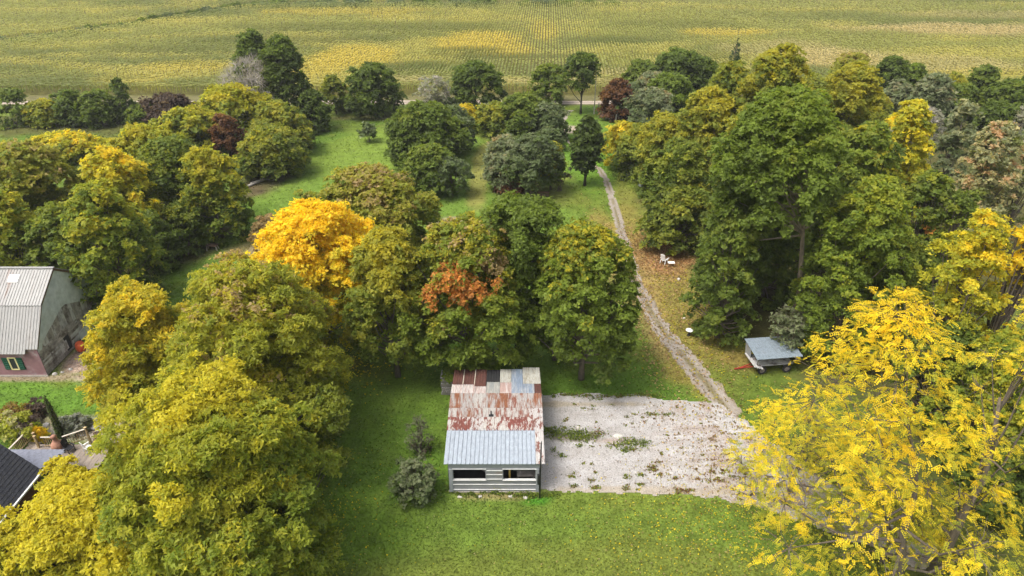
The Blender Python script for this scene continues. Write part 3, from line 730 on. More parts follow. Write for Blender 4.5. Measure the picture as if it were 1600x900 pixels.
    ('bush', -64.15, 126.49, 4.8, 4.38, 0.0, 'round', 'purplebrown', 127, 962, 7, 'purplish brown hedge bush by the lane', 0.0),
    ('bush', -59.9, 128.59, 2.49, 3.67, 0.0, 'round', 'purplebrown', 129, 969, 7, 'low brown hedge bush beside the golden topped tree', 0.0),
    ('bush', -75.92, 124.44, 5.85, 3.47, 0.0, 'round', 'darkolive', 125, 976, 7, 'dark rounded hedge bush, second left of the narrow dark one', 0.0),
    ('bush', -80.53, 124.44, 6.21, 2.89, 0.0, 'round', 'darkgreen', 124, 983, 7, 'dark green hedge bush amid darker neighbours', 0.0),
    ('bush', -85.61, 124.44, 4.37, 3.36, 0.0, 'round', 'yellowolive', 125, 990, 7, 'yellowish hedge bush by the lane', 0.0),
    ('bush', -91.05, 124.44, 6.4, 3.16, 0.0, 'round', 'darkolive', 124, 997, 7, 'dark hedge bush at the picture edge', 0.0),
    ('bush', -6.9, 34.75, 3.01, 1.66, 0.0, 'round', 'shrub', 48, 1004, 4, 'rounded grey-green shrub left of the shed front', 0.0),
    ('bush', -7.0, 39.0, 3.23, 0.89, 0.0, 'round', 'sparsebrown', 51, 1011, 4, 'thin leggy grey shrub further back along the shed side', 0.0),
    ('bush', 24.86, 51.14, 4.93, 1.85, 0.1, 'vase', 'sparsegreen', 61, 1018, 5, 'half-bare grey shrub leaning over the wagon roof', 0.0),
    ('bush', -38.23, 40.13, 2.71, 1.53, 0.0, 'round', 'lightgreen', 52, 1025, 1, 'pale green bush left of the deck railing', 0.0),
    ('bush', -40.44, 42.75, 1.16, 1.44, 0.0, 'round', 'rust', 55, 1032, 1, 'rusty brown flower clump above the pale green bush', 0.0),
    ('bush', -39.12, 42.99, 1.05, 1.35, 0.0, 'round', 'purplebrown', 55, 1039, 1, 'purplish dried garden shrub left of the cone-shaped cedar', 0.0),
    ('bush', -36.71, 40.13, 1.27, 0.5, 0.0, 'round', 'yellow', 53, 1046, 1, 'small yellow bush at the foot of the cone-shaped cedar', 0.0),
    ('cedar_tree', -35.3, 40.56, 4.33, 0.22, 0.0, 'cone', 'cedar', 53, 1053, 1, 'dark green cone-shaped cedar behind the deck railing', 0.0),
    ('bush', -34.37, 41.45, 1.38, 0.86, 0.0, 'round', 'silver', 54, 1060, 1, 'silvery lavender clump behind the deck railing', 0.0),
    ('bush', -35.2, 41.15, 1.45, 0.66, 0.0, 'round', 'silver', 54, 1067, 1, 'grey-green clump next to the cone-shaped cedar', 0.0),
    ('bush', -144.31, 202.13, 1.45, 1.25, 0.0, 'round', 'greygreen', 193, 1074, 0, 'low dark bush on the ditch line across the far corn', 0.0),
    ('bush', -142.39, 204.62, 0.83, 0.51, 0.0, 'round', 'darkgreen', 195, 1081, 0, 'low dark bush on the ditch line across the far corn', 0.0),
    ('bush', -141.37, 205.99, 1.0, 1.33, 0.0, 'round', 'darkolive', 196, 1088, 0, 'low dark bush on the ditch line across the far corn', 0.0),
    ('bush', -139.76, 207.97, 1.33, 1.18, 0.0, 'round', 'greygreen', 198, 1095, 0, 'low dark bush on the ditch line across the far corn', 0.0),
    ('bush', -137.46, 210.39, 0.48, 0.84, 0.0, 'round', 'darkgreen', 200, 1102, 0, 'low dark bush on the ditch line across the far corn', 0.0),
    ('bush', -135.47, 211.93, 0.86, 1.56, 0.0, 'round', 'darkgreen', 202, 1109, 0, 'low dark bush on the ditch line across the far corn', 0.0),
    ('bush', -133.04, 213.91, 0.87, 1.51, 0.0, 'round', 'darkolive', 203, 1116, 0, 'low dark bush on the ditch line across the far corn', 0.0),
    ('bush', -131.28, 216.25, 0.87, 0.85, 0.0, 'round', 'darkgreen', 205, 1123, 0, 'low dark bush on the ditch line across the far corn', 0.0),
    ('bush', -130.03, 218.2, 1.35, 0.66, 0.0, 'round', 'greygreen', 207, 1130, 0, 'low dark bush on the ditch line across the far corn', 0.0),
    ('bush', -128.94, 219.84, 1.85, 0.54, 0.0, 'round', 'darkgreen', 208, 1137, 0, 'low dark bush on the ditch line across the far corn', 0.0),
    ('bush', -128.01, 222.19, 1.5, 0.85, 0.0, 'round', 'darkolive', 210, 1144, 0, 'low dark bush on the ditch line across the far corn', 0.0),
    ('bush', -126.31, 224.81, 1.37, 1.36, 0.0, 'round', 'darkgreen', 213, 1151, 0, 'low dark bush on the ditch line across the far corn', 0.0),
    ('bush', -124.51, 228.66, 1.14, 0.62, 0.0, 'round', 'darkgreen', 216, 1158, 0, 'low dark bush on the ditch line across the far corn', 0.0),
    ('bush', -123.52, 230.82, 0.83, 0.95, 0.0, 'round', 'darkgreen', 218, 1165, 0, 'low dark bush on the ditch line across the far corn', 0.0),
    ('bush', -121.78, 234.25, 0.55, 1.1, 0.0, 'round', 'darkgreen', 221, 1172, 0, 'low dark bush on the ditch line across the far corn', 0.0),
    ('bush', -120.7, 237.26, 1.29, 1.56, 0.0, 'round', 'darkolive', 224, 1179, 0, 'low dark bush on the ditch line across the far corn', 0.0),
    ('bush', -119.04, 240.48, 1.87, 0.79, 0.0, 'round', 'darkgreen', 226, 1186, 0, 'low dark bush on the ditch line across the far corn', 0.0),
    ('bush', -117.88, 243.51, 0.69, 0.62, 0.0, 'round', 'darkgreen', 229, 1193, 0, 'low dark bush on the ditch line across the far corn', 0.0),
    ('bush', -116.77, 246.34, 1.43, 1.87, 0.0, 'round', 'greygreen', 231, 1200, 0, 'low dark bush on the ditch line across the far corn', 0.0),
    ('bush', -114.86, 250.07, 0.72, 1.19, 0.0, 'round', 'darkgreen', 235, 1207, 0, 'low dark bush on the ditch line across the far corn', 0.0),
    ('bush', -112.06, 253.32, 1.26, 0.67, 0.0, 'round', 'darkgreen', 237, 1214, 0, 'low dark bush on the ditch line across the far corn', 0.0),
    ('bush', -110.13, 255.78, 1.36, 0.79, 0.0, 'round', 'darkolive', 240, 1221, 0, 'low dark bush on the ditch line across the far corn', 0.0),
    ('bush', -108.09, 258.28, 1.93, 1.89, 0.0, 'round', 'greygreen', 242, 1228, 0, 'low dark bush on the ditch line across the far corn', 0.0),
    ('bush', -106.02, 263.27, 0.41, 1.13, 0.0, 'round', 'greygreen', 246, 1235, 0, 'low dark bush on the ditch line across the far corn', 0.0),
    ('bush', -104.09, 267.33, 1.27, 1.67, 0.0, 'round', 'darkolive', 250, 1242, 0, 'low dark bush on the ditch line across the far corn', 0.0),
    ('bush', -102.68, 271.51, 1.25, 1.86, 0.0, 'round', 'darkgreen', 253, 1249, 0, 'low dark bush on the ditch line across the far corn', 0.0),
    ('bush', -99.25, 274.31, 0.83, 1.08, 0.0, 'round', 'darkolive', 256, 1256, 0, 'low dark bush on the ditch line across the far corn', 0.0),
    ('bush', -96.97, 275.47, 0.98, 2.37, 0.0, 'round', 'darkgreen', 257, 1263, 0, 'low dark bush on the ditch line across the far corn', 0.0),
    ('bush', -93.32, 277.5, 0.9, 2.58, 0.0, 'round', 'greygreen', 258, 1270, 0, 'low dark bush on the ditch line across the far corn', 0.0),
    ('bush', -88.49, 278.01, 1.39, 2.89, 0.0, 'round', 'darkgreen', 259, 1277, 0, 'low dark bush on the ditch line across the far corn', 0.0),
    ('bush', -79.49, 278.52, 0.8, 3.14, 0.0, 'round', 'greygreen', 259, 1284, 0, 'low dark bush on the ditch line across the far corn', 0.0),
    ('bush', -70.31, 279.2, 1.1, 3.82, 0.0, 'round', 'greygreen', 260, 1291, 0, 'low dark bush on the ditch line across the far corn', 0.0),
    ('bush', -58.79, 279.37, 2.04, 4.87, 0.0, 'round', 'greygreen', 260, 1298, 0, 'low dark bush on the ditch line across the far corn', 0.0),
    ('bush', -44.21, 279.37, 1.7, 2.45, 0.0, 'round', 'greygreen', 260, 1305, 0, 'low dark bush on the ditch line across the far corn', 0.0),
    ('bush', -35.07, 279.37, 2.15, 2.67, 0.0, 'round', 'darkgreen', 260, 1312, 0, 'low dark bush on the ditch line across the far corn', 0.0),
    ('bush', -30.0, 279.37, 0.59, 3.41, 0.0, 'round', 'darkolive', 260, 1319, 0, 'low dark bush on the ditch line across the far corn', 0.0),
    ('bush', -19.94, 279.55, 1.57, 4.15, 0.0, 'round', 'greygreen', 260, 1326, 0, 'low dark bush on the ditch line across the far corn', 0.0),
    ('bush', -11.06, 279.72, 1.92, 4.46, 0.0, 'round', 'darkolive', 260, 1333, 0, 'low dark bush on the ditch line across the far corn', 0.0),
    ('bush', 4.97, 280.06, 1.03, 2.22, 0.0, 'round', 'darkolive', 260, 1340, 0, 'low dark bush on the ditch line across the far corn', 0.0),
    ('bush', 12.18, 280.24, 1.71, 4.32, 0.0, 'round', 'greygreen', 260, 1347, 0, 'low dark bush on the ditch line across the far corn', 0.0),
    ('bush', 20.8, 280.58, 0.99, 2.54, 0.0, 'round', 'darkolive', 261, 1354, 0, 'low dark bush on the ditch line across the far corn', 0.0),
    ('bush', 29.35, 280.76, 1.24, 2.62, 0.0, 'round', 'darkolive', 261, 1361, 0, 'low dark bush on the ditch line across the far corn', 0.0),
    ('bush', 38.35, 280.93, 0.78, 1.95, 0.0, 'round', 'darkgreen', 261, 1368, 0, 'low dark bush on the ditch line across the far corn', 0.0),
]


# ------------------------------------------------------------------ ground
def lerp_blob(colr, X, Y, cx, cy, rx, ry, c, a, ang=0.0, hard=1.0):
    dx = X - cx; dy = Y - cy
    if ang:
        dx, dy = dx * cos(ang) + dy * sin(ang), -dx * sin(ang) + dy * cos(ang)
    d = np.sqrt((dx / rx) ** 2 + (dy / ry) ** 2) + (fbm(X * .35 + cx, Y * .35 + cy, 3) - .5) * .9
    w = np.clip((1.15 - d) / (.5 / hard), 0, 1); w = w * w * (3 - 2 * w) * a
    return colr * (1 - w[..., None]) + np.array(c) * w[..., None]

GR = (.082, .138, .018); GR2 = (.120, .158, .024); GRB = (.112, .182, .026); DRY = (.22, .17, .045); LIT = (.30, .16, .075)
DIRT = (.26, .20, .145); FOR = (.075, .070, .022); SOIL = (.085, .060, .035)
LAWN_BLOBS = [
    # cx, cy, rx, ry, colour, alpha
    (-22, 92, 16, 20, GRB, .8), (-30, 72, 8, 14, GRB, .8), (-8, 100, 5, 22, GRB, .7), (-22, 108, 12, 14, (.135, .195, .028), .85),
    (12, 110, 5, 18, (.10, .20, .02), .7), (8, 125, 14, 8, GRB, .8), (-2, 82, 14, 6, GRB, .7),
    (3, 98, 6, 14, (.17, .19, .04), .7), (-5, 100, 1.6, 16, (.24, .20, .06), .6),
    (-8, 42, 9, 10, (.080, .150, .018), .6), (8, 45, 10, 5, (.072, .140, .016), .7),
    (0, 30, 26, 5, (.100, .148, .022), .8), (4, 27, 16, 4, (.128, .142, .026), .6), (-12, 31, 6, 4, (.085, .15, .015), .6),
    # dry grass and leaf litter right of the track
    (17.0, 61, 4.2, 17, DRY, .75), (18.5, 52, 3.5, 7, (.16, .145, .03), .7), (17.5, 72.5, 4.6, 6.0, LIT, .9), (15.2, 79, 2.6, 8, DRY, .8),
    (16.6, 86, 2.4, 8, (.17, .16, .035), .6), (11.0, 76, 2.4, 8, DRY, .7), (10.6, 70, 2.2, 5, (.26, .19, .07), .7), (9, 62, 3, 8, (.12, .15, .02), .5),
    (15.0, 66, 1.2, 8, (.27, .19, .07), .6), (13.9, 57, 1.0, 7, (.24, .19, .07), .6), (12.5, 64, 1.0, 7, (.22, .18, .06), .5),
    (21, 46, 4.5, 5, (.085, .125, .018), .7), (21.5, 50.5, 2.4, 2.0, (.17, .12, .035), .7),
    # bare patches
    (-7.0, 80.5, 4.2, 2.2, (.34, .27, .17), .9), (-31.5, 73.3, 3.2, 2.6, (.25, .20, .09), .8), (-30.2, 71, 1.6, 4.0, (.28, .22, .13), .7),
    (10.6, 121.5, 2.4, 2.8, (.36, .29, .23), .9), (-27, 129, 7, 2, SOIL, .5), (-36.5, 96, 3.2, 6, SOIL, .75), (-38, 92, 2.4, 4, SOIL, .7), (-38, 75, 3, 6, SOIL, .6),
    (-43, 63, 6, 5, SOIL, .6), (-15.8, 50.2, 2, 1.2, (.2, .15, .05), .5),
    # woodland floor
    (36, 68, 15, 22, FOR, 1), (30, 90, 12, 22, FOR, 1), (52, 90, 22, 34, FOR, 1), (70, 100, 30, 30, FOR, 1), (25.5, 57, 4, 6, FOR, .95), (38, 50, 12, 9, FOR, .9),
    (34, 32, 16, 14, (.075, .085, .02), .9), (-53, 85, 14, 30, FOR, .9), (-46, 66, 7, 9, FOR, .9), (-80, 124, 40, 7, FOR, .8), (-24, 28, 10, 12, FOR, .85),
    # barn yard and garden
    (-38.7, 51.0, 2.1, 2.6, (.33, .24, .19), .95), (-37.6, 48.3, 1.6, 1.0, (.33, .25, .20), .8), (-41, 45.5, 6.5, 2.6, (.085, .165, .020), .9), (-38.6, 42.0, 3.6, 1.6, (.21, .17, .12), .75), (-34.4, 41.6, 2.6, 1.5, (.30, .27, .24), .8),
    (-31.5, 41.5, 2.4, 2.4, (.34, .27, .22), .8), (-44.0, 48.2, 6, .35, (.30, .22, .17), .7),
    # foundations, the worn strip by the shed
    (-1.3, 34.7, 3.6, .45, (.27, .21, .10), .75), (1.8, 34.2, 1.4, .7, (.05, .16, .012), .9),
]
def ground_colour(X, Y):
    n = fbm(X * .12, Y * .12, 4); n2 = fbm(X * .5 + 40, Y * .5, 3)
    c = np.empty(X.shape + (3,))
    w = np.clip((n - .35) / .3, 0, 1)
    c[:] = np.array(GR) * (1 - w[..., None]) + np.array(GR2) * w[..., None]
    w2 = np.clip((n2 - .56) / .15, 0, 1) * .35
    c = c * (1 - w2[..., None]) + np.array((.15, .15, .03)) * w2[..., None]
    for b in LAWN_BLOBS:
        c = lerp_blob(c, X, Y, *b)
    # wheel marks curving over the lawn
    for ox in (0.0, 1.7):
        d = np.abs(np.hypot(X - 8 + 0, (Y - 108) * .8) - (15.5 + ox))
        m = np.clip(1 - d / .28, 0, 1) * ((X < -1) & (Y < 108) & (Y > 80)) * .5
        c = c * (1 - m[..., None]) + np.array((.2, .22, .06)) * m[..., None]
    # strip beyond the lane, then soil under the corn
    m = np.clip((Y - 137.5) / 1.0, 0, 1) * np.clip((147 - Y) / 1.5, 0, 1)
    c = c * (1 - m[..., None]) + np.array((.135, .125, .055)) * m[..., None]
    m = np.clip((Y - 145) / 1.5, 0, 1)
    c = c * (1 - m[..., None]) + np.array((.15, .14, .045)) * m[..., None]
    m = np.clip((Y - 300) / 30, 0, 1)
    far = np.array((.25, .22, .05)) * (.8 + .4 * fbm(X * .01, Y * .01, 3))[..., None]
    c = c * (1 - m[..., None]) + far * m[..., None]
    return c

def axis(segs):
    out = [segs[0][0]]
    for a, b, s in segs:
        k = max(1, int(round((b - a) / s)))
        out += list(np.linspace(a, b, k + 1)[1:])
    return np.array(out)
gx = axis([(-3500, -400, 600), (-400, -110, 12), (-110, -62, 1.2), (-62, 62, .45), (62, 120, 1.2), (120, 400, 12), (400, 3500, 600)])
gy = axis([(-600, 0, 60), (0, 16, 2), (16, 70, .45), (70, 150, .7), (150, 320, 6), (320, 900, 60), (900, 5000, 800)])
GXX, GYY = np.meshgrid(gx, gy)
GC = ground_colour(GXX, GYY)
nx, ny = len(gx), len(gy)
me = bpy.data.meshes.new('ground')
vv = np.stack([GXX, GYY, np.zeros_like(GXX)], -1).reshape(-1, 3)
ii = (np.arange(ny - 1)[:, None] * nx + np.arange(nx - 1)[None, :]).reshape(-1)
ff = np.stack([ii, ii + 1, ii + 1 + nx, ii + nx], 1).astype(np.int32)
me.vertices.add(len(vv)); me.loops.add(len(ff) * 4); me.polygons.add(len(ff))
me.vertices.foreach_set('co', vv.astype(np.float32).reshape(-1))
me.loops.foreach_set('vertex_index', ff.reshape(-1))
me.polygons.foreach_set('loop_start', np.arange(0, len(ff) * 4, 4, dtype=np.int32))
me.update(calc_edges=True)
at = me.attributes.new('tint', 'FLOAT_COLOR', 'POINT')
cc = np.ones((len(vv), 4), np.float32); cc[:, :3] = GC.reshape(-1, 3)
at.data.foreach_set('color', cc.reshape(-1))
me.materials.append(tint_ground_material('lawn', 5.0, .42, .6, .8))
ground = bpy.data.objects.new('ground', me); COL.objects.link(ground)
tag(ground, 'green lawn with dry and leaf-strewn patches running back to the cornfield', kind='structure')

# ---- sheets for gravel: a triangulated grid inside an outline, with a ragged edge
def inside_poly(px, py, poly):
    r = np.zeros(px.shape, bool); n = len(poly); j = n - 1
    for i in range(n):
        xi, yi = poly[i]; xj, yj = poly[j]
        c = ((yi > py) != (yj > py)) & (px < (xj - xi) * (py - yi) / (yj - yi + 1e-12) + xi)
        r ^= c; j = i
    return r
def edge_dist(px, py, poly):
    d = np.full(px.shape, 1e9); n = len(poly)
    for i in range(n):
        ax, ay = poly[i]; bx, by = poly[(i + 1) % n]
        t = np.clip(((px - ax) * (bx - ax) + (py - ay) * (by - ay)) / ((bx - ax) ** 2 + (by - ay) ** 2 + 1e-9), 0, 1)
        d = np.minimum(d, np.hypot(px - ax - t * (bx - ax), py - ay - t * (by - ay)))
    return d

PAD = [(1.6, 45.86), (5.48, 46.12), (10.91, 45.86), (15.6, 44.93), (17.22, 44.93), (18.85, 43.14), (20.08, 40.49), (21.7, 38.05), (23.94, 34.28), (27.75, 30.45), (27.13, 27.79), (22.71, 30.45), (19.22, 32.46), (16.98, 33.7), (11.82, 34.63), (6.82, 34.69), (1.6, 35.05)]
TRACK = [(17.81, 43.94, 1.21), (17.34, 45.61, 1.08), (16.98, 47.35, 1.14), (15.95, 51.14, 1.17), (14.85, 55.37, 1.04), (14.09, 60.12, 0.95), (13.64, 65.5, 0.84), (13.7, 71.63, 0.83), (13.82, 80.64, 0.71), (14.12, 91.59, 0.7), (14.04, 96.65, 0.59), (13.57, 100.76, 0.57), (12.38, 105.16, 0.54), (10.73, 110.89, 0.51), (9.48, 116.79, 0.48), (8.75, 120.51, 0.44), (9.23, 124.44, 0.45), (10.5, 130.76, 0.58), (12.91, 137.65, 0.61)]


def gravel_material(name, base, amt=.35):
    m, t = newmat(name)
    a = t.n('ShaderNodeAttribute', attribute_name='tint')
    v = coords(t)
    n1 = noise(t, v, 9, 5, .8); n2 = noise(t, v, 1.1, 5, .65); n3 = noise(t, v, 24, 2, .5)
    f1 = ramp(t, n1, [(.3, 1 - amt), (.7, 1 + amt * .6)])
    f2 = ramp(t, n2, [(.3, (.80, .78, .75)), (.7, (1.08, 1.08, 1.10))])
    f3 = ramp(t, n3, [(.28, .45), (.42, 1.0)])
    c = mix(t, 1.0, a.outputs['Color'], f1, 'MULTIPLY'); c = mix(t, 1.0, c, f2, 'MULTIPLY'); c = mix(t, 1.0, c, f3, 'MULTIPLY')
    t.l(c, t.p.inputs['Base Color']); t.p.inputs['Roughness'].default_value = .95
    t.p.inputs['Specular IOR Level'].default_value = .1
    bump(t, n1, .7, .05)
    return m
GRAVEL = gravel_material('gravel', (.4, .38, .36))

def grid_sheet(name, bbox, step, keepf, colf, zf, mat, label):
    xs = np.arange(bbox[0], bbox[1] + step, step); ys = np.arange(bbox[2], bbox[3] + step, step)
    X, Y = np.meshgrid(xs, ys)
    K = keepf(X, Y)
    nx = len(xs)
    f = K[:-1, :-1] & K[1:, :-1] & K[:-1, 1:] & K[1:, 1:]
    jj, ii = np.nonzero(f)
    a = jj * nx + ii
    F = np.stack([a, a + 1, a + 1 + nx, a + nx], 1)
    used, inv = np.unique(F.reshape(-1), return_inverse=True)
    F = inv.reshape(-1, 4).astype(np.int32)
    XX = X.reshape(-1)[used]; YY = Y.reshape(-1)[used]
    V = np.stack([XX, YY, zf(XX, YY)], 1)
    me = bpy.data.meshes.new(name)
    me.vertices.add(len(V)); me.loops.add(len(F) * 4); me.polygons.add(len(F))
    me.vertices.foreach_set('co', V.astype(np.float32).reshape(-1))
    me.loops.foreach_set('vertex_index', F.reshape(-1))
    me.polygons.foreach_set('loop_start', np.arange(0, len(F) * 4, 4, dtype=np.int32))
    me.update(calc_edges=True)
    at = me.attributes.new('tint', 'FLOAT_COLOR', 'POINT')
    cc = np.ones((len(V), 4), np.float32); cc[:, :3] = colf(XX, YY)
    at.data.foreach_set('color', cc.reshape(-1))
    me.materials.append(mat)
    o = bpy.data.objects.new(name, me); COL.objects.link(o)
    return tag(o, label, kind='structure')

def pad_keep(X, Y):
    d = edge_dist(X, Y, PAD); ins = inside_poly(X, Y, PAD)
    s = np.where(ins, d, -d) + (fbm(X * .9, Y * .9, 4) - .5) * .9
    return s > 0
def pad_col(X, Y):
    c = np.empty((len(X), 3)); c[:] = (.385, .371, .354)
    n = fbm(X * .25, Y * .25, 4); c *= (.86 + .3 * n)[:, None]
    # pinkish leaf-stained side, paler wheel lanes
    w = np.clip((X - 9) / 7, 0, 1) * np.clip(fbm(X * 1.3, Y * 1.3, 3) - .38, 0, .3) * 2.2
    c = c * (1 - w[:, None]) + np.array((.32, .24, .19)) * w[:, None]
    w = np.clip(1 - np.abs(Y - 39.2 - .12 * X) / .55, 0, 1) * .55 + np.clip(1 - np.abs(Y - 37.4 - .12 * X) / .5, 0, 1) * .45 + np.clip(1 - np.abs(Y - 42.4) / .7, 0, 1) * .4
    c = c * (1 - w[:, None]) + np.array((.47, .46, .455)) * w[:, None]
    # soil shows through around the weeds in the middle and along the near edge
    for cx, cy, rx, ry, cl, a in [(4.6, 40.6, 3.0, .5, (.16, .13, .08), .7), (8.2, 40.2, 1.6, .4, (.28, .20, .14), .6), (8, 34.9, 9, .5, (.35, .29, .2), .6), (3, 44.6, 7, .35, (.33, .28, .19), .7)]:
        d = np.hypot((X - cx) / rx, (Y - cy) / ry) + (fbm(X * 1.1, Y * 1.1, 3) - .5) * 1.2
        w = np.clip((1.2 - d) / .5, 0, 1) * a
        c = c * (1 - w[:, None]) + np.array(cl) * w[:, None]
    return c
pad = grid_sheet('gravel_pad', (1.5, 32, 24, 47), .16, pad_keep, pad_col, lambda x, y: .014 + .02 * fbm(x * .8, y * .8, 3), GRAVEL, 'pale grey gravel parking pad beside the shed')

def path_param(X, Y):
    """Signed sideways offset from the track's centre line, its half width and the distance along it."""
    best = np.full(X.shape, 1e9); off = np.zeros(X.shape); hw = np.zeros(X.shape)
    for (ax, ay, aw), (bx, by, bw) in zip(TRACK[:-1], TRACK[1:]):
        L2 = (bx - ax) ** 2 + (by - ay) ** 2
        t = np.clip(((X - ax) * (bx - ax) + (Y - ay) * (by - ay)) / L2, 0, 1)
        qx = ax + t * (bx - ax); qy = ay + t * (by - ay)
        d = np.hypot(X - qx, Y - qy)
        sg = np.sign((bx - ax) * (Y - ay) - (by - ay) * (X - ax))
        m = d < best
        best = np.where(m, d, best); off = np.where(m, d * sg, off); hw = np.where(m, aw + t * (bw - aw), hw)
    return off, hw
def track_keep(X, Y):
    o, w = path_param(X, Y)
    return np.abs(o) + (fbm(X * 1.2, Y * 1.2, 4) - .5) * .8 < w
def track_col(X, Y):
    o, w = path_param(X, Y)
    c = np.empty((len(X), 3)); c[:] = (.315, .28, .24)
    c *= (.85 + .3 * fbm(X * .6, Y * .6, 3))[:, None]
    m = np.clip(1.25 - np.abs(o) / (w * .30), 0, 1) * np.clip((fbm(X * 1.0, Y * .6, 4) - .28) * 5, 0, 1) * .92
    g = np.array((.165, .140, .055))
    c = c * (1 - m[:, None]) + g * m[:, None]
    e = np.clip((np.abs(o) / w - .72) / .3, 0, 1) * .65
    return c * (1 - e[:, None]) + np.array((.24, .19, .10)) * e[:, None]
track = grid_sheet('gravel_track', (6, 21, 42, 134), .22, track_keep, track_col, lambda x, y: .006 + .012 * fbm(x, y, 3), GRAVEL, 'twin-rut gravel track curving from the pad up to the lane')

lane = grid_sheet('gravel_lane', (-160, 160, 138.2, 142.0), .5,
                  lambda X, Y: np.abs(Y - 140.1 + .3 * np.sin(X * .05)) + (fbm(X * .4, Y * .8, 3) - .5) * .7 < 1.55,
                  lambda X, Y: np.array((.42, .35, .28)) * (.8 + .4 * fbm(X * .3, Y * .9, 3))[:, None] * np.where(np.abs(Y - 140.1) < .5, .8, 1.05)[:, None],
                  lambda x, y: .01 + 0 * x, GRAVEL, 'pale gravel farm lane along the edge of the corn')

# ------------------------------------------------------------------ trees
for T in TREES:
    tree(*T[:10], GROUPS[T[10]], T[11], T[12])

# ------------------------------------------------------------------ corn
def corn_colour(X, Y, rng):
    n = fbm(X * .016 + 3, Y * .05, 4); n2 = fbm(X * .05 + 9, Y * .14, 3)
    c = np.empty(X.shape + (3,))
    lo = np.array((.215, .245, .075)); mi = np.array((.335, .345, .10)); hi = np.array((.52, .47, .13)); tn = np.array((.52, .45, .22))
    n = .6 * n + .4 * fbm(X * .006 + 31, Y * .03, 3)
    w = np.clip((n - .40) / .16, 0, 1)[..., None]
    c[:] = lo * (1 - w) + mi * w
    w = (np.clip((n2 - .52) / .16, 0, 1) * .65)[..., None]
    c = c * (1 - w) + hi * w
    YEL = (.56, .47, .10)
    for cx, cy, rx, ry, cl, a in CORN_BLOBS:
        d = np.hypot((X - cx) / rx, (Y - cy) / ry) + (fbm(X * .08 + cx, Y * .2, 3) - .5) * .8
        w = (np.clip((1.1 - d) / .40, 0, 1) * min(1, a * 1.15))[..., None]
        col = dict(y=np.array(YEL), t=tn, g=np.array((.10, .135, .03)), p=np.array((.55, .46, .24)))[cl]
        c = c * (1 - w) + col * w
    return c

CORN_BLOBS = [(-7.11, 198.94, 13.9, 15.2, 'y', 0.9), (-38.42, 177.13, 11.5, 14.3, 'y', 0.8), (-45.31, 166.01, 7.9, 14.6, 'y', 0.6), (-56.6, 253.39, 31.7, 9.8, 'y', 0.6), (9.52, 214.51, 4.5, 20.3, 'y', 0.7), (-1.67, 185.31, 8.7, 8.9, 'y', 0.7), (61.96, 211.22, 13.4, 7.0, 'y', 0.8), (-13.74, 191.45, 6.7, 9.4, 'y', 0.7), (-75.52, 166.01, 13.7, 7.3, 'y', 0.5), (-84.29, 153.0, 9.1, 4.7, 'y', 0.3), (135.21, 217.89, 34.0, 11.4, 'p', 0.8), (80.04, 177.13, 15.8, 12.1, 'p', 0.7), (100.06, 169.57, 25.4, 11.2, 't', 0.6), (76.61, 189.66, 11.2, 13.7, 't', 0.5), (63.35, 185.31, 11.0, 9.4, 't', 0.45), (29.12, 159.27, 14.4, 4.3, 't', 0.5), (11.05, 150.02, 18.2, 3.2, 't', 0.5), (-22.32, 151.79, 9.2, 3.3, 't', 0.5), (164.16, 246.04, 35.6, 9.5, 'p', 0.4), (0.0, 177.13, 18.7, 4.1, 'g', 0.6), (-10.0, 185.31, 10.8, 4.4, 'g', 0.6), (-24.17, 166.01, 11.8, 3.6, 'g', 0.5), (-62.22, 198.94, 27.7, 7.6, 'g', 0.4), (-39.01, 220.2, 50.7, 9.1, 'g', 0.4), (48.02, 177.13, 12.5, 5.1, 'g', 0.4), (49.97, 226.18, 31.2, 8.0, 'g', 0.3), (-91.69, 185.31, 19.5, 5.5, 'g', 0.4), (26.67, 198.94, 16.2, 6.3, 'g', 0.4), (108.4, 157.98, 15.0, 5.0, 'y', 0.4)]
DITCH = [(-148.71, 145.2), (-144.81, 201.65), (-124.34, 225.73), (-96.53, 275.98), (49.1, 281.1), (276.4, 288.22)]
def CORN_OK(X, Y):
    d = np.full(X.shape, 1e9)
    for (ax, ay), (bx, by) in zip(DITCH[:-1], DITCH[1:]):
        t = np.clip(((X - ax) * (bx - ax) + (Y - ay) * (by - ay)) / ((bx - ax) ** 2 + (by - ay) ** 2), 0, 1)
        d = np.minimum(d, np.hypot(X - ax - t * (bx - ax), Y - ay - t * (by - ay)))
    return (d > 2.4) & (np.abs(X) < .80 * Y + 25)


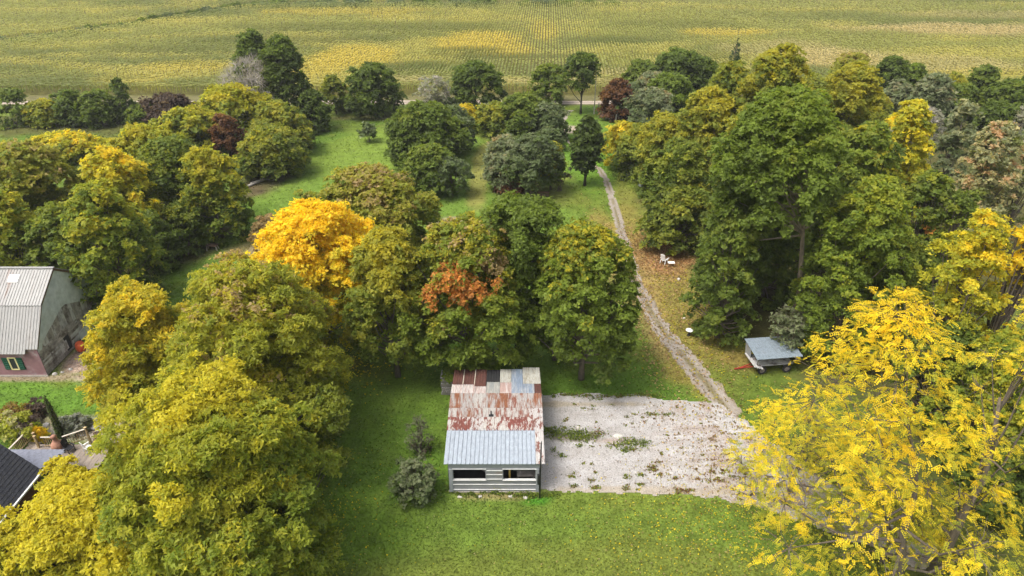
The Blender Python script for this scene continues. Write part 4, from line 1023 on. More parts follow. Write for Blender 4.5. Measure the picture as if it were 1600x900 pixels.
def corn_rows(name, lines, seg, hgt, width, label, blades=2):
    """Rows of single maize plants, each a few arching blades at the top of its stalk."""
    rng = np.random.default_rng(77)
    PX, PY, UX, UY = [], [], [], []
    for (ax, ay, bx, by) in lines:
        L = sqrt((bx - ax) ** 2 + (by - ay) ** 2)
        t = []; d = rng.uniform(0, seg)
        ts = np.cumsum(np.full(int(L / (seg * .9)), 1.0)) * seg
        ys = ay + (by - ay) * ts / L
        keep = rng.random(len(ts)) < np.clip(190.0 / np.maximum(ys, 1), .55, 1)
        t = ts[keep] + rng.uniform(-.25, .25, keep.sum()) * seg
        t = t[t < L]
        px = ax + (bx - ax) * t / L; py = ay + (by - ay) * t / L
        ok = CORN_OK(px, py)
        PX.append(px[ok]); PY.append(py[ok]); UX.append(np.full(ok.sum(), (bx - ax) / L)); UY.append(np.full(ok.sum(), (by - ay) / L))
    px = np.concatenate(PX); py = np.concatenate(PY); ux = np.concatenate(UX); uy = np.concatenate(UY)
    k = len(px)
    col = corn_colour(px, py, rng)
    hh = hgt * rng.uniform(.90, 1.07, k)
    big = np.clip(190.0 / np.maximum(py, 1), .55, 1) ** -.6
    Vs, Cs = [], []
    for q in range(blades):
        az = rng.normal(0, .28, k) + (pi if q % 2 else 0)
        dx = ux * np.cos(az) - uy * np.sin(az); dy = ux * np.sin(az) + uy * np.cos(az)
        ln = seg * rng.uniform(.75, 1.15, k) * big; w = width * rng.uniform(.40, .62, k)
        z = hh * (1 - .10 * (q // 2))
        V = np.empty((k, 3, 3))
        V[:, 0] = np.stack([px - dy * w - dx * .12, py + dx * w - dy * .12, z - .10], 1)
        V[:, 1] = np.stack([px + dy * w - dx * .12, py - dx * w - dy * .12, z - .10 + rng.normal(0, .07, k)], 1)
        V[:, 2] = np.stack([px + dx * ln, py + dy * ln, z - rng.uniform(-.05, .35, k)], 1)
        Vs.append(V); Cs.append(col * rng.uniform(.86, 1.14, k)[:, None])
    # a hanging lower leaf gives the rows a side
    az = rng.uniform(0, 2 * pi, k)
    V = np.empty((k, 3, 3)); c_, s_ = np.cos(az) * .3, np.sin(az) * .3
    V[:, 0] = np.stack([px - s_ * .5, py + c_ * .5, hh * .8], 1); V[:, 1] = np.stack([px + s_ * .5, py - c_ * .5, hh * .8], 1)
    V[:, 2] = np.stack([px + c_, py + s_, hh * .25], 1)
    Vs.append(V); Cs.append(col * .95)
    V = np.concatenate(Vs); C = np.concatenate(Cs)
    o = quads_object(name, V, np.clip(C, .01, .8), LEAF)
    NLEAF[0] += len(V)
    return tag(o, label, kind='stuff')
ROWDX = .0487
lines = []
xr = -330.0
while xr < 300:
    lines.append((xr, 156.0, xr + ROWDX * 170, 326.0)); xr += .80
corn_rows('corn_crop', lines, .95, 2.2, .46, 'ripening corn in straight rows running away to the ditch')
lines = [(-150, 145.6 + .8 * i, 170, 145.6 + .8 * i) for i in range(13)]
corn_rows('headland_corn', lines, .7, 2.3, .6, 'greener headland corn planted along the lane')

# ------------------------------------------------------------------ materials for built things
def rusty(name, base, rust, lo=.46, hi=.60, stretch=(2.2, .55, 1), scale=1.6, rough=.55, metal=.0, speck=None):
    """Painted or galvanised sheet with rust in streaks that run down the slope; each sheet rusts differently."""
    m, t = newmat(name)
    g = t.n('ShaderNodeNewGeometry'); oi = t.n('ShaderNodeObjectInfo')
    mp = t.n('ShaderNodeMapping'); mp.inputs['Scale'].default_value = stretch
    t.l(g.outputs['Position'], mp.inputs['Vector'])
    ad = t.n('ShaderNodeVectorMath', operation='ADD'); cb = t.n('ShaderNodeMath', operation='MULTIPLY'); cb.inputs[1].default_value = 31
    t.l(oi.outputs['Random'], cb.inputs[0]); t.l(mp.outputs[0], ad.inputs[0]); t.l(cb.outputs[0], ad.inputs[1])
    n1 = noise(t, ad.outputs[0], scale, 8, .72)
    n2 = noise(t, ad.outputs[0], scale * 4.5, 5, .7)
    of = t.n('ShaderNodeMath', operation='MULTIPLY_ADD'); of.inputs[1].default_value = .10; of.inputs[2].default_value = -.05
    t.l(oi.outputs['Random'], of.inputs[0])
    ad2 = t.n('ShaderNodeMath', operation='ADD'); t.l(n1, ad2.inputs[0]); t.l(of.outputs[0], ad2.inputs[1])
    f = ramp(t, ad2.outputs[0], [(lo, 0), (hi, 1)])
    b = ramp(t, n2, [(.3, tuple(c * .72 for c in base)), (.7, tuple(min(.85, c * 1.15) for c in base))])
    r = ramp(t, n2, [(.3, tuple(c * .6 for c in rust)), (.7, tuple(c * 1.5 for c in rust))])
    c = mix(t, f, b, r)
    if speck:
        n3 = noise(t, ad.outputs[0], 5.5, 3, .6)
        c = mix(t, ramp(t, n3, [(.70, 0), (.735, 1)]), c, speck)
    t.l(c, t.p.inputs['Base Color']); t.p.inputs['Roughness'].default_value = rough
    t.p.inputs['Metallic'].default_value = metal; t.p.inputs['Specular IOR Level'].default_value = .35
    bump(t, n2, .15)
    return m
M = dict(
    blue=rusty('blue_white_tin', (.30, .338, .38), (.25, .28, .31), .62, .75, (1.2, .5, 1), 1.2, .45, 0, (.09, .04, .03)),
    whiterust=rusty('white_tin_peeling', (.40, .38, .36), (.14, .058, .044), .49, .55, (2.2, 1.0, 1), 1.8, .6),
    galv=rusty('galvanised_rust', (.31, .295, .28), (.175, .070, .035), .44, .56, (3.4, .5, 1), 1.5, .55),
    galv2=rusty('galvanised_pale', (.35, .335, .31), (.16, .058, .038), .47, .58, (3.6, .6, 1), 1.6, .55),
    chalk=rusty('chalky_tin', (.40, .38, .345), (.145, .045, .034), .47, .52, (2.6, .8, 1), 1.5, .6),
    brown=rusty('brown_tin', (.105, .045, .035), (.060, .030, .024), .45, .65, (1.5, .6, 1), 1.5, .65),
    black=rusty('black_tin', (.022, .022, .023), (.06, .055, .05), .60, .75, (1, 1, 1), 2, .7),
    pink=rusty('pink_tin', (.38, .27, .24), (.46, .43, .41), .42, .58, (4.5, .25, 1), 1.6, .6),
    grey=rusty('grey_tin', (.25, .265, .26), (.31, .30, .27), .45, .62, (4, .3, 1), 1.2, .5),
    slate=rusty('slate_blue_tin', (.20, .25, .32), (.31, .32, .33), .46, .62, (4, .3, 1), 1.2, .5),
    white=rusty('weathered_white_tin', (.42, .415, .37), (.28, .26, .21), .48, .62, (3, .5, 1), 1.5, .6),
    siding=plain('grey_siding', (.25, .255, .26), .6, .15, 2.0, (.4, 1, 1), dirt=(.25, .22, .19), dirt_amt=.25),
    trim=plain('pale_trim', (.26, .275, .285), .6, .12, 3),
    batten=plain('white_batten', (.58, .58, .56), .5, .10, 4),
    concrete=plain('concrete', (.34, .31, .27), .9, .25, 4),
    wood=plain('grey_wood', (.25, .23, .21), .85, .4, 3, (1, 1, 5)),
    oldwood=plain('old_boards', (.29, .27, .245), .9, .45, 2.5, (6, .7, .7), dirt=(.12, .10, .085), dirt_amt=.4),
    oldwood2=plain('silver_boards', (.41, .405, .39), .9, .35, 2.5, (1, 1, .5), dirt=(.15, .13, .12), dirt_amt=.35),
    yellowwood=plain('new_timber', (.42, .29, .07), .7, .25, 4, (1, 1, .3)),
    tanwood=plain('deck_timber', (.40, .30, .16), .75, .3, 4, (1, 1, .4)),
    deckfloor=plain('deck_floor', (.24, .20, .165), .8, .3, 3, (4, .6, 1)),
    brownwood=plain('brown_wood', (.13, .085, .055), .8, .35, 4),
    rail=plain('weathered_rail', (.50, .45, .37), .75, .2, 4),
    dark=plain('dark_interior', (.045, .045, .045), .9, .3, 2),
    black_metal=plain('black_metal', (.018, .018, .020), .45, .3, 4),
    dull=plain('dull_olive_panel', (.33, .345, .25), .7, .3, 1.5),
    shingle=plain('shaded_shingle', (.040, .042, .050), .9, .35, 6),  # dark colour holds the shade of a slope turned from the sun
    shingle_lit=plain('skylit_shingle', (.17, .18, .22), .9, .25, 5),  # paler colour holds the light on a slope facing the sky
    gutter=plain('white_gutter', (.65, .65, .63), .4, .1, 5),
    brick=plain('brown_wall', (.16, .075, .045), .85, .3, 6),
    mauve=plain('mauve_wall', (.25, .135, .145), .85, .25, .9, dirt=(.30, .25, .26), dirt_amt=.35),
    shingleside=plain('grey_green_cladding', (.47, .51, .50), .85, .22, 1.6, dirt=(.55, .58, .57), dirt_amt=.3),
    barnroof=rusty('barn_roof_tin', (.29, .285, .27), (.25, .23, .21), .54, .74, (3.0, .4, .4), 1.2, .5),
    barnrust=rusty('barn_roof_rust', (.29, .28, .265), (.20, .105, .065), .56, .72, (2.4, .3, .3), .9, .55),
    shutter=plain('dark_green_shutter', (.012, .075, .045), .6, .2, 5),
    cream=plain('cream_frame', (.62, .55, .28), .6, .1, 5),
    pane=plain('window_pane', (.035, .035, .045), .15, .2, 2, bmp=0),
    orange=plain('orange_plastic', (.62, .11, .035), .4, .15, 4),
    clay=plain('terracotta', (.42, .22, .15), .8, .25, 6, dirt=(.25, .12, .08), dirt_amt=.3),
    white_plastic=plain('white_plastic', (.72, .72, .70), .5, .1, 5),
    stone=plain('pale_stone', (.44, .41, .37), .9, .3, 6),
    stone2=plain('grey_stone', (.30, .29, .28), .9, .35, 6),
    tin=rusty('wagon_roof_tin', (.19, .23, .265), (.16, .18, .20), .5, .7, (1, 1, 1), 1.2, .4),
    tyre=plain('tyre_rubber', (.02, .02, .02), .8, .2, 5),
    red=plain('red_paint', (.30, .035, .025), .5, .3, 6),
    rim=plain('rim_steel', (.20, .17, .16), .5, .3, 6),
    palletwood=plain('pallet_wood', (.34, .33, .32), .85, .4, 5),
)

# ------------------------------------------------------------------ the shed with the patchwork tin roof
SHX, SHY = -1.26, 40.0
shed = empty('shed', (SHX, SHY, 0), 'low shed with a patchwork tin roof, half rusty and half pale blue', 'shed')
def slope_front(Y): return 2.90 + (Y - 34.75) * (.70 / 6.75)
def slope_back(Y): return 3.60 - (Y - 41.5) * (.55 / 3.8)
def tin_sheet(x0, x1, ya, yb, zf, mat, pitch=.19, depth=.022, lift=0.0, kind='corr', name='roof_sheet'):
    prof = []
    n = max(1, round((x1 - x0) / pitch))
    p = (x1 - x0) / n
    for i in range(n):
        a = x0 + i * p
        if kind == 'rib':
            prof += [(a, 0), (a + p * .80, 0), (a + p * .84, depth), (a + p * .95, depth)]
        else:
            prof += [(a, 0), (a + p * .25, depth * .7), (a + p * .5, depth), (a + p * .75, depth * .3)]
    prof.append((x1, 0))
    b = MB()
    k = len(prof)
    for Y in (ya, yb):
        b.v += [(x, Y, zf(Y) + z + lift) for x, z in prof]
    # a turned-down lip on the low edge gives the sheet an edge of its own
    yl = ya if zf(ya) < zf(yb) else yb
    b.v += [(x, yl, zf(yl) + z + lift - .035) for x, z in prof]
    lo = 0 if yl == ya else k
    for i in range(k - 1):
        b.f.append((i, i + 1, k + i + 1, k + i)); b.m.append(0)
        b.f.append((lo + i, 2 * k + i, 2 * k + i + 1, lo + i + 1)); b.m.append(0)
    return b.build(name, M[mat], shed)
# front slope: seven pale blue sheets and a peeling white strip on the right edge
w = (1.66 + 4.72) / 7
for i in range(7):
    tin_sheet(-4.72 + i * w, -4.72 + (i + 1) * w - .004, 34.75, 37.90, slope_front, 'blue', .304, .06, .0, 'rib')
tin_sheet(1.66, 2.28, 34.76, 37.95, slope_front, 'whiterust', .155, .022, .012)
# three rusty rows climbing to the ridge, every row lapping over the one below
rr = random.Random(4)
for (ya, yb, ms, lift) in ((37.80, 39.16, ['chalk', 'chalk', 'whiterust', 'chalk', 'chalk', 'chalk', 'chalk', 'whiterust'], .022),
                           (39.08, 40.06, ['galv2', 'galv', 'galv2', 'galv2', 'galv2', 'galv2', 'galv2', 'whiterust'], .044),
                           (39.98, 41.52, ['galv', 'galv', 'galv2', 'galv', 'galv', 'galv2', 'galv', 'galv'], .066)):
    xs = [-4.74]
    for k in range(7): xs.append(-4.74 + (k + 1) * 7.0 / 8 + rr.uniform(-.12, .12))
    xs.append(2.27)
    for k in range(8):
        tin_sheet(xs[k], xs[k + 1] + .02, ya, yb, slope_front, ms[k], .11, .022, lift + .004 * (k % 2))
# back slope: the odd sheets of the patchwork
for (a, b_, ya, yb, mt, lf, pt) in (
        (-4.72, -3.90, 42.90, 45.30, 'brown', .030, .2), (-3.86, -3.00, 42.90, 45.32, 'brown', .034, .2), (-2.94, -2.06, 42.60, 45.30, 'brown', .038, .2),
        (-2.04, -.97, 43.30, 45.22, 'black', .042, .2), (-.95, -.06, 43.2, 45.34, 'white', .046, .15), (-.04, .86, 41.50, 45.36, 'slate', .050, .13),
        (.88, 2.28, 42.98, 45.62, 'white', .054, .15),
        (-4.74, -3.84, 41.50, 43.00, 'pink', .004, .1), (-3.82, -2.86, 41.50, 43.00, 'pink', .008, .1), (-2.84, -2.02, 41.50, 42.72, 'pink', .012, .1),
        (-2.00, -.96, 41.50, 43.40, 'grey', .006, .12), (-.94, -.03, 41.50, 43.30, 'pink', .010, .12), (.87, 1.74, 41.50, 43.06, 'slate', .014, .13), (1.75, 2.28, 41.50, 43.06, 'brown', .018, .13)):
    tin_sheet(a, b_, ya, yb, slope_back, mt, pt, .024, lf)
b = MB()   # pale timber strips nailed between the brown sheets
for x in (-3.88, -2.97):
    b.bar((x, 42.9, slope_back(42.9) + .075), (x, 45.3, slope_back(45.3) + .075), .06, .04)
b.build('nailed_strip', M['rail'], shed)
b = MB(); b.tube([(-1.55, 39.3, slope_front(39.3)), (-1.55, 39.3, slope_front(39.3) + .40)], [.05, .05], 8); b.box((-1.55, 39.2, slope_front(39.2) + .07), (.36, .22, .03), rx=.1)
b.build('vent_pipe', M['black_metal'], shed)
# walls
FY = 34.95
def wall(name, b, mat): return b.build(name, mat, shed)
b = MB()
for X in (-4.43, 1.90):
    o = .04 if X > 0 else -.04
    for (Xa) in (X, X + o):
        b.face([(Xa, FY, .1), (Xa, 45.2, .1), (Xa, 45.2, slope_back(45.2) - .03), (Xa, 41.5, 3.56), (Xa, FY, slope_front(FY) - .03)])
b.face([(-4.43, 45.2, .1), (1.9, 45.2, .1), (1.9, 45.2, 3.0), (-4.43, 45.2, 3.0)])
wl_side = wall('side_wall', b, M['siding'])
b = MB(); b.box((-1.26, 35.0, 2.535), (6.36, .10, .50)); front = wall('front_wall', b, M['trim'])
def wpart(name, c, d, mat):
    b = MB(); b.box(c, d); return b.build(name, M[mat], front, bevel=.006)
wpart('corner_trim', (-4.30, FY - .02, 1.19), (.26, .16, 2.18), 'trim')
wpart('corner_trim', (1.80, FY - .02, 1.19), (.20, .16, 2.18), 'trim')
for z in (.19, .44, .69, .94, 1.14):
    wpart('siding_board', (-1.235, FY + (.012 if z in (.44, .94) else .0), z), (5.86, .06, .236 if z < 1.1 else .15), 'siding')
for z in (.30, .80): wpart('white_batten', (-1.235, FY - .05, z), (5.86, .05, .042), 'batten')
for z in (1.36, 1.62, 1.88, 2.14):
    wpart('siding_board', (-1.235, FY + .006, z), (1.13, .06, .25), 'siding')
for z in (1.30, 1.74, 2.12): wpart('white_batten', (-1.235, FY - .045, z), (1.13, .05, .06), 'batten')
for (a, c) in ((-4.17, -1.80), (-.67, 1.70)):
    wpart('window_sill', ((a + c) / 2, FY - .02, 1.235), (c - a, .20, .05), 'batten')
    wpart('window_head', ((a + c) / 2, FY - .005, 2.265), (c - a, .14, .045), 'batten')
    for x in (a + .03, c - .03): wpart('window_jamb', (x, FY + .01, 1.75), (.05, .12, .92), 'trim')
b = MB(); b.box((-1.26, FY + .02, .035), (6.5, .18, .16)); wall('foundation', b, M['concrete'])
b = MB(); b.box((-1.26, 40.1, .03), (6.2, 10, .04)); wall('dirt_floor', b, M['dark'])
# things seen through the openings
b = MB(); b.bar((-.17, 35.5, .05), (-.17, 35.5, 2.7), .13); wall('post', b, M['yellowwood'])
b = MB(); b.bar((-1.5, 35.9, .05), (-1.5, 35.9, 2.8), .12); wall('post', b, M['wood'])
b = MB(); b.bar((-2.9, 35.7, 2.3), (-1.75, 35.7, 1.15), .16, .08); wall('brace', b, M['wood'])
b = MB(); b.box((-3.75, 36.0, 1.62), (.7, .3, .05)); b.box((-3.75, 36.0, 1.35), (.6, .3, .05)); wall('shelf', b, M['wood'])
b = MB(); b.box((.95, 36.9, 1.3), (1.7, .05, 2.3)); wall('partition', b, M['dull'])
b = MB(); b.box((1.0, 35.7, 1.05), (1.3, .55, .06)); b.box((.45, 35.8, .55), (.07, .4, 1.0)); b.box((1.55, 35.8, .55), (.07, .4, 1.0)); b.bar((.55, 35.6, 1.08), (.55, 35.6, 1.5), .06); wall('workbench', b, M['wood'])
b = MB()
for X in (-4.3, -2.6, -.9, .8, 1.75): b.bar((X, 34.85, 2.80), (X, 41.45, 3.49), .05, .10)
wall('rafter', b, M['wood'])

# pole with a small meter box at the near right corner
pole = empty('service_pole', (1.96, 34.42, 0), 'thin black service pole with a small dark box at the shed corner', 'pole')
b = MB(); b.tube([(1.96, 34.42, -.2), (1.96, 34.42, 5.1), (1.97, 34.42, 5.3)], [.055, .05, .02], 10); b.build('shaft', M['black_metal'], pole, smooth=True)
b = MB(); b.box((1.87, 34.46, 1.75), (.22, .14, .95)); b.build('meter_box', M['black_metal'], pole, bevel=.015)
b = MB(); b.tube([(1.96, 34.42, 4.6), (1.98, 34.7, 4.3), (1.98, 35.0, 3.2)], [.02, .02, .02], 6); b.build('bracket', M['black_metal'], pole)

# stack of weathered pallets behind the left rear corner
rp = random.Random(8)
def pallet(loc, rz, dark):
    r = empty('pallet', loc, 'grey weathered wooden pallet in the stack behind the shed corner', 'pallet', 'stacked pallets behind the shed', rz)
    for i in range(6):
        b = MB(); b.box((-.45 + i * .18 + loc[0], loc[1], loc[2] + .155), (.10, 1.05, .025)); b.build('slat', M['palletwood'], r)
    for y in (-.48, 0, .48):
        b = MB(); b.box((loc[0], loc[1] + y, loc[2] + .075), (1.02, .09, .13)); b.build('bearer', M['wood'], r)
    return r
for k in range(9):
    pallet((-5.45 + rp.uniform(-.06, .06), 46.3 + rp.uniform(-.05, .05), .02 + k * .215), rp.uniform(-.08, .08), k % 2)

# ------------------------------------------------------------------ barn
BX = -41.08
barn = empty('barn', (BX, 48.45, 0), 'old gambrel barn with pale tin roof, mauve front wall and weathered board gable', 'barn')
XL = -62.0
GAM = [(48.45, 3.0), (50.69, 6.0), (53.66, 8.0), (56.6, 6.0), (58.9, 3.0)]
b = MB()
b.face([(XL, 48.45, 0), (BX, 48.45, 0), (BX, 48.45, 3.0), (XL, 48.45, 3.0)])
b.face([(BX, 58.9, 0), (XL, 58.9, 0), (XL, 58.9, 3), (BX, 58.9, 3)])
b.face([(XL, 48.45, 0), (XL, 48.45, 3)] + [(XL, y, z) for y, z in GAM[1:]] + [(XL, 58.9, 0)])
fw = b.build('front_wall', M['mauve'], barn)
b = MB()
b.face([(BX - .05, 48.45, 0), (BX - .05, 58.9, 0)] + [(BX - .05, y, z) for y, z in GAM[::-1]])
gw = b.build('gable_wall', M['dark'], barn)
# grey-green cladding over the upper gable, its lower edge torn away on the slant
b = MB()
clad = [(48.5, 2.45), (48.5, 3.0), (50.69, 5.97), (53.66, 7.95), (56.57, 5.97), (58.3, 3.7), (55.9, 3.35), (53.55, 4.35), (52.8, 4.35), (51.3, 3.75), (50.4, 3.45), (49.3, 3.0), (48.9, 2.4)]
for X in (BX, BX + .03): b.face([(X, y, z) for y, z in clad])
for (y0, z0), (y1, z1) in zip(clad, clad[1:] + clad[:1]): b.face([(BX, y0, z0), (BX, y1, z1), (BX + .03, y1, z1), (BX + .03, y0, z0)])
b.build('gable_cladding', M['shingleside'], barn)
rb_ = random.Random(3)
def interp(pts, x):
    for (x0, y0), (x1, y1) in zip(pts[:-1], pts[1:]):
        if x0 <= x <= x1: return y0 + (y1 - y0) * (x - x0) / (x1 - x0)
    return pts[-1][1] if x > pts[-1][0] else pts[0][1]
topedge = [(48.5, 2.6), (49.3, 3.1), (50.4, 3.55), (51.3, 3.85), (52.8, 4.45), (53.55, 4.45), (55.9, 3.5), (58.9, 3.1)]
y = 48.55
while y < 58.7:       # upright boards under the cladding
    wd = rb_.uniform(.30, .48)
    zt = interp(topedge, y + wd / 2); zb = 2.42 - (y - 49) * .10 + rb_.uniform(-.06, .06)
    b = MB(); b.box((BX - .01 + rb_.uniform(-.012, .006), y + wd / 2, (zt + zb) / 2), (.03, wd - .025, max(.1, zt - zb)))
    b.build('plank', M['oldwood2' if rb_.random() < .55 else 'oldwood'], gw); y += wd
z = .08
while z < 2.4:        # level boards lower down, with the doorway cut out
    hg = rb_.uniform(.16, .24)
    zt = z + hg
    for (ya, yb) in (((48.5, 51.72), (52.62, 58.8)) if .2 < z < 1.62 else ((48.5, 53.4 + rb_.uniform(-2, 2)), (0, 0))):
        if yb <= ya: continue
        lim = 58.8 if z < 1.5 else 58.8 - (z - 1.5) * 6
        yb2 = min(yb, lim) if ya == 48.5 else min(yb, lim)
        if yb2 - ya < .3: continue
        b = MB(); b.box((BX + .0 + rb_.uniform(-.01, .015), (ya + yb2) / 2, z + hg / 2), (.035, yb2 - ya, hg - .022), rx=rb_.uniform(-.004, .004))
        b.build('plank', M['oldwood' if rb_.random() < .6 else 'oldwood2'], gw)
    z = zt
b = MB(); b.box((BX + .03, 51.55, 1.0), (.035, 1.0, .9), rx=.02); b.build('patch_board', M['oldwood2'], gw)
for yy in (51.70, 52.64):
    b = MB(); b.box((BX + .03, yy, .9), (.07, .09, 1.55)); b.build('door_jamb', M['oldwood'], barn)
b = MB(); b.box((BX + .02, 55.5, .55), (.04, 3.2, .9)); b.build('tin_patch', M['shingleside'], barn)
# stone footing
b = MB(); b.box((BX - 10.4, 48.43, .06), (20.9, .12, .2)); b.build('footing', M['concrete'], barn)
# roof sheets, both pitches on both sides
def barn_sheet(x0, x1, A, B, mat, lift):
    b = MB(); n = 4; p = (x1 - x0) / n
    prof = []
    for i in range(n): prof += [(x0 + i * p, 0), (x0 + (i + .7) * p, 0), (x0 + (i + .78) * p, .035), (x0 + (i + .94) * p, .035)]
    prof.append((x1, 0)); k = len(prof)
    dy, dz = B[0] - A[0], B[1] - A[1]; L = sqrt(dy * dy + dz * dz); ny_, nz_ = -dz / L, dy / L
    if nz_ < 0: ny_, nz_ = -ny_, -nz_
    for (Y, Z) in (A, B): b.v += [(x, Y + ny_ * (h + lift), Z + nz_ * (h + lift)) for x, h in prof]
    b.v += [(x, A[0] + ny_ * (h + lift - .05), A[1] + nz_ * (h + lift - .05)) for x, h in prof]
    for i in range(k - 1):
        b.f.append((i, i + 1, k + i + 1, k + i)); b.m.append(0)
        b.f.append((i, 2 * k + i, 2 * k + i + 1, i + 1)); b.m.append(0)
    return b.build('roof_sheet', M[mat], barn)
ex = BX + .16
for i in range(20):
    x1 = ex - i * 1.04; x0 = x1 - 1.035
    low = (48.12, 2.62) if i > 0 else (48.36, 2.95)
    barn_sheet(x0, x1, low, (50.74, 6.05), 'barnroof', .02)
    barn_sheet(x0, x1, (50.62, 5.98), (53.66, 8.03), 'barnrust' if i in (3, 4) else 'barnroof', .05)
    barn_sheet(x0, x1, (59.15, 2.7), (56.55, 6.05), 'barnroof', .02)
    barn_sheet(x0, x1, (56.68, 5.98), (53.66, 8.03), 'barnroof', .05)
b = MB(); b.bar((XL, 53.66, 8.12), (ex + .02, 53.66, 8.12), .30, .05); b.build('ridge_cap', M['barnroof'], barn)
for A, B in zip(GAM[:-1], GAM[1:]):
    b = MB(); b.bar((ex - .06, A[0], A[1] - .06), (ex - .06, B[0], B[1] - .06), .05, .16); b.build('barge_board', M['brownwood'], barn)
b = MB(); b.box((-44.1, 52.75, 7.50), (.9, .75, .10), rx=.59); b.build('skylight', M['white_plastic'], barn)
# window with green shutters
wf = MB()
for (c, d) in (((-43.59, 48.42, 2.02), (.72, .08, .10)), ((-43.59, 48.42, .80), (.72, .08, .10)), ((-43.90, 48.42, 1.41), (.11, .08, 1.12)), ((-43.28, 48.42, 1.41), (.11, .08, 1.12))): wf.box(c, d)
win = wf.build('window', M['cream'], barn)
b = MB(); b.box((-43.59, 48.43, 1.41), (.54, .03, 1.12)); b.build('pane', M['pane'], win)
for X in (-44.22, -42.97):
    b = MB(); b.box((X, 48.41, 1.40), (.50, .05, 1.25)); sh = b.build('shutter', M['shutter'], barn)
    for k in range(6):
        b = MB(); b.box((X, 48.375, .90 + k * .2), (.40, .03, .10), rx=.4); b.build('slat', M['shutter'], sh)

bar_ = empty('barrel', (-40.2, 52.35, 0), 'round orange plastic barrel beside the barn doorway', 'barrel')
b = MB(); b.lathe([(.26, 0), (.36, .08), (.42, .3), (.43, .5), (.38, .78), (.30, .90), (.27, .92)], (-40.2, 52.35, 0), 16); b.build('drum', M['orange'], bar_, smooth=True)
b = MB(); b.lathe([(.29, .915), (.29, .95), (.10, .96)], (-40.2, 52.35, 0), 16); b.build('lid', M['orange'], bar_)

def rock(loc, s, mat, label, seed, group=None):
    rng = np.random.default_rng(seed)
    import bmesh
    bm = bmesh.new(); bmesh.ops.create_icosphere(bm, subdivisions=2, radius=1)
    k = rng.normal(size=(7, 3)); k /= np.linalg.norm(k, axis=1)[:, None]; cut = rng.uniform(.55, .9, 7)
    for v in bm.verts:
        p = np.array(v.co)
        for q, c in zip(k, cut):
            d = p @ q
            if d > c: p = p - q * (d - c)
        v.co = mathutils.Vector((p[0] * s[0], p[1] * s[1], p[2] * s[2] + s[2] * .3))
    me = bpy.data.meshes.new('rock'); bm.to_mesh(me); bm.free(); me.materials.append(M[mat])
    o = bpy.data.objects.new('rock', me); o.location = loc; COL.objects.link(o)
    return tag(o, label, 'rock', group)
rock((5.35, 41.5, .02), (.34, .26, .24), 'stone', 'pale rock in the green weed strip on the gravel', 1)
rock((8.3, 40.6, .02), (.42, .26, .22), 'stone', 'white flat rock at the far end of the weed strip on the gravel', 2)
for i, (X, Y, s) in enumerate([(-40.6, 48.7, .24), (-40.1, 49.0, .17), (-39.6, 49.4, .2), (-39.1, 50.3, .15)]):
    rock((X, Y, 0), (s, s * .8, s * .7), 'stone', 'broken footing stone in the soil at the barn corner', 10 + i, 'footing stones at the barn corner')
for i, (X, Y, s) in enumerate([(-33.9, 41.0, .34), (-33.3, 41.7, .4), (-32.7, 41.2, .3), (-34.6, 42.4, .34), (-37.5, 42.0, .3), (-37.9, 41.5, .35)]):
    rock((X, Y, 0), (s * 1.2, s, s * .6), 'stone2', 'grey garden stone in the bed behind the deck', 30 + i, 'garden stones behind the deck')
for i, (X, Y) in enumerate([(-3.7, 34.45), (-2.3, 34.5), (-.1, 34.5), (.95, 34.4)]):
    rock((X, Y, 0), (.2, .13, .10), 'stone', 'small flat pale stone in the grass along the shed front', 50 + i, 'stones along the shed front')
rock((18.45, 65.9, 0), (.2, .17, .2), 'stone', 'small pale stone under the edge of the low olive tree', 60)
rock((17.3, 57.9, 0), (.2, .15, .14), 'stone', 'small pale stone up the grass from the birdbath', 61)

# ------------------------------------------------------------------ house corner and deck
house = empty('house', (-34.5, 30, 0), 'house corner with dark shingle roof and white gutter above brown wall', 'house')
EX, EH, SL = -32.03, 3.0, 1.20
RX = -36.3
# shingle courses, each a thin step over the one below
b = MB()
nco = 26
for k in range(nco):
    xa = EX + (RX - EX) * k / nco; xb = EX + (RX - EX) * (k + 1.25) / nco
    za = EH + (EX - xa) * SL; zb = EH + (EX - xb) * SL
    y0 = 20.0
    cols_ = 40
    for j in range(cols_):
        ya = y0 + (34.1 - y0) * j / cols_ + (.17 if k % 2 else 0); yb = y0 + (34.1 - y0) * (j + 1) / cols_ - .015 + (.17 if k % 2 else 0)
        ya = max(ya, y0); yb = min(yb, 34.1)
        if yb - ya < .03: continue
        lf = .035 + random.Random(k * 91 + j).uniform(0, .012)
        b.face([(xa, ya, za + lf), (xa, yb, za + lf), (xb, yb, zb + .008), (xb, ya, zb + .008)])
        b.face([(xa, ya, za), (xa, yb, za), (xa, yb, za + lf), (xa, ya, za + lf)])
rf = b.build('roof', M['shingle'], house)
rf['kind'] = 'stuff'
b = MB()
b.face([(EX, 20, EH - .02), (EX, 34.1, EH - .02), (RX, 34.1, EH + (EX - RX) * SL - .02), (RX, 20, EH + (EX - RX) * SL - .02)])
b.face([(RX, 20, EH + (EX - RX) * SL - .02), (RX, 34.1, EH + (EX - RX) * SL - .02), (RX - 4.3, 34.1, EH), (RX - 4.3, 20, EH)])
b.build('roof_deck', M['shingle'], house)
b = MB(); b.box((EX + .06, 27.05, EH - .05), (.13, 14.1, .12)); b.build('gutter', M['gutter'], house)
b = MB(); b.box((EX - .5, 27.0, 1.45), (.2, 13.6, 2.9)); b.box((-36.3, 33.7, 1.45), (8.4, .2, 2.9))
b.face([(EX - .5, 33.8, 2.9), (RX, 33.8, EH + (EX - RX) * SL - .5), (RX - 3.8, 33.8, 2.9)])
b.build('wall', M['brick'], house)
b = MB()   # low porch roof in courses, light from the sky put into its paler colour
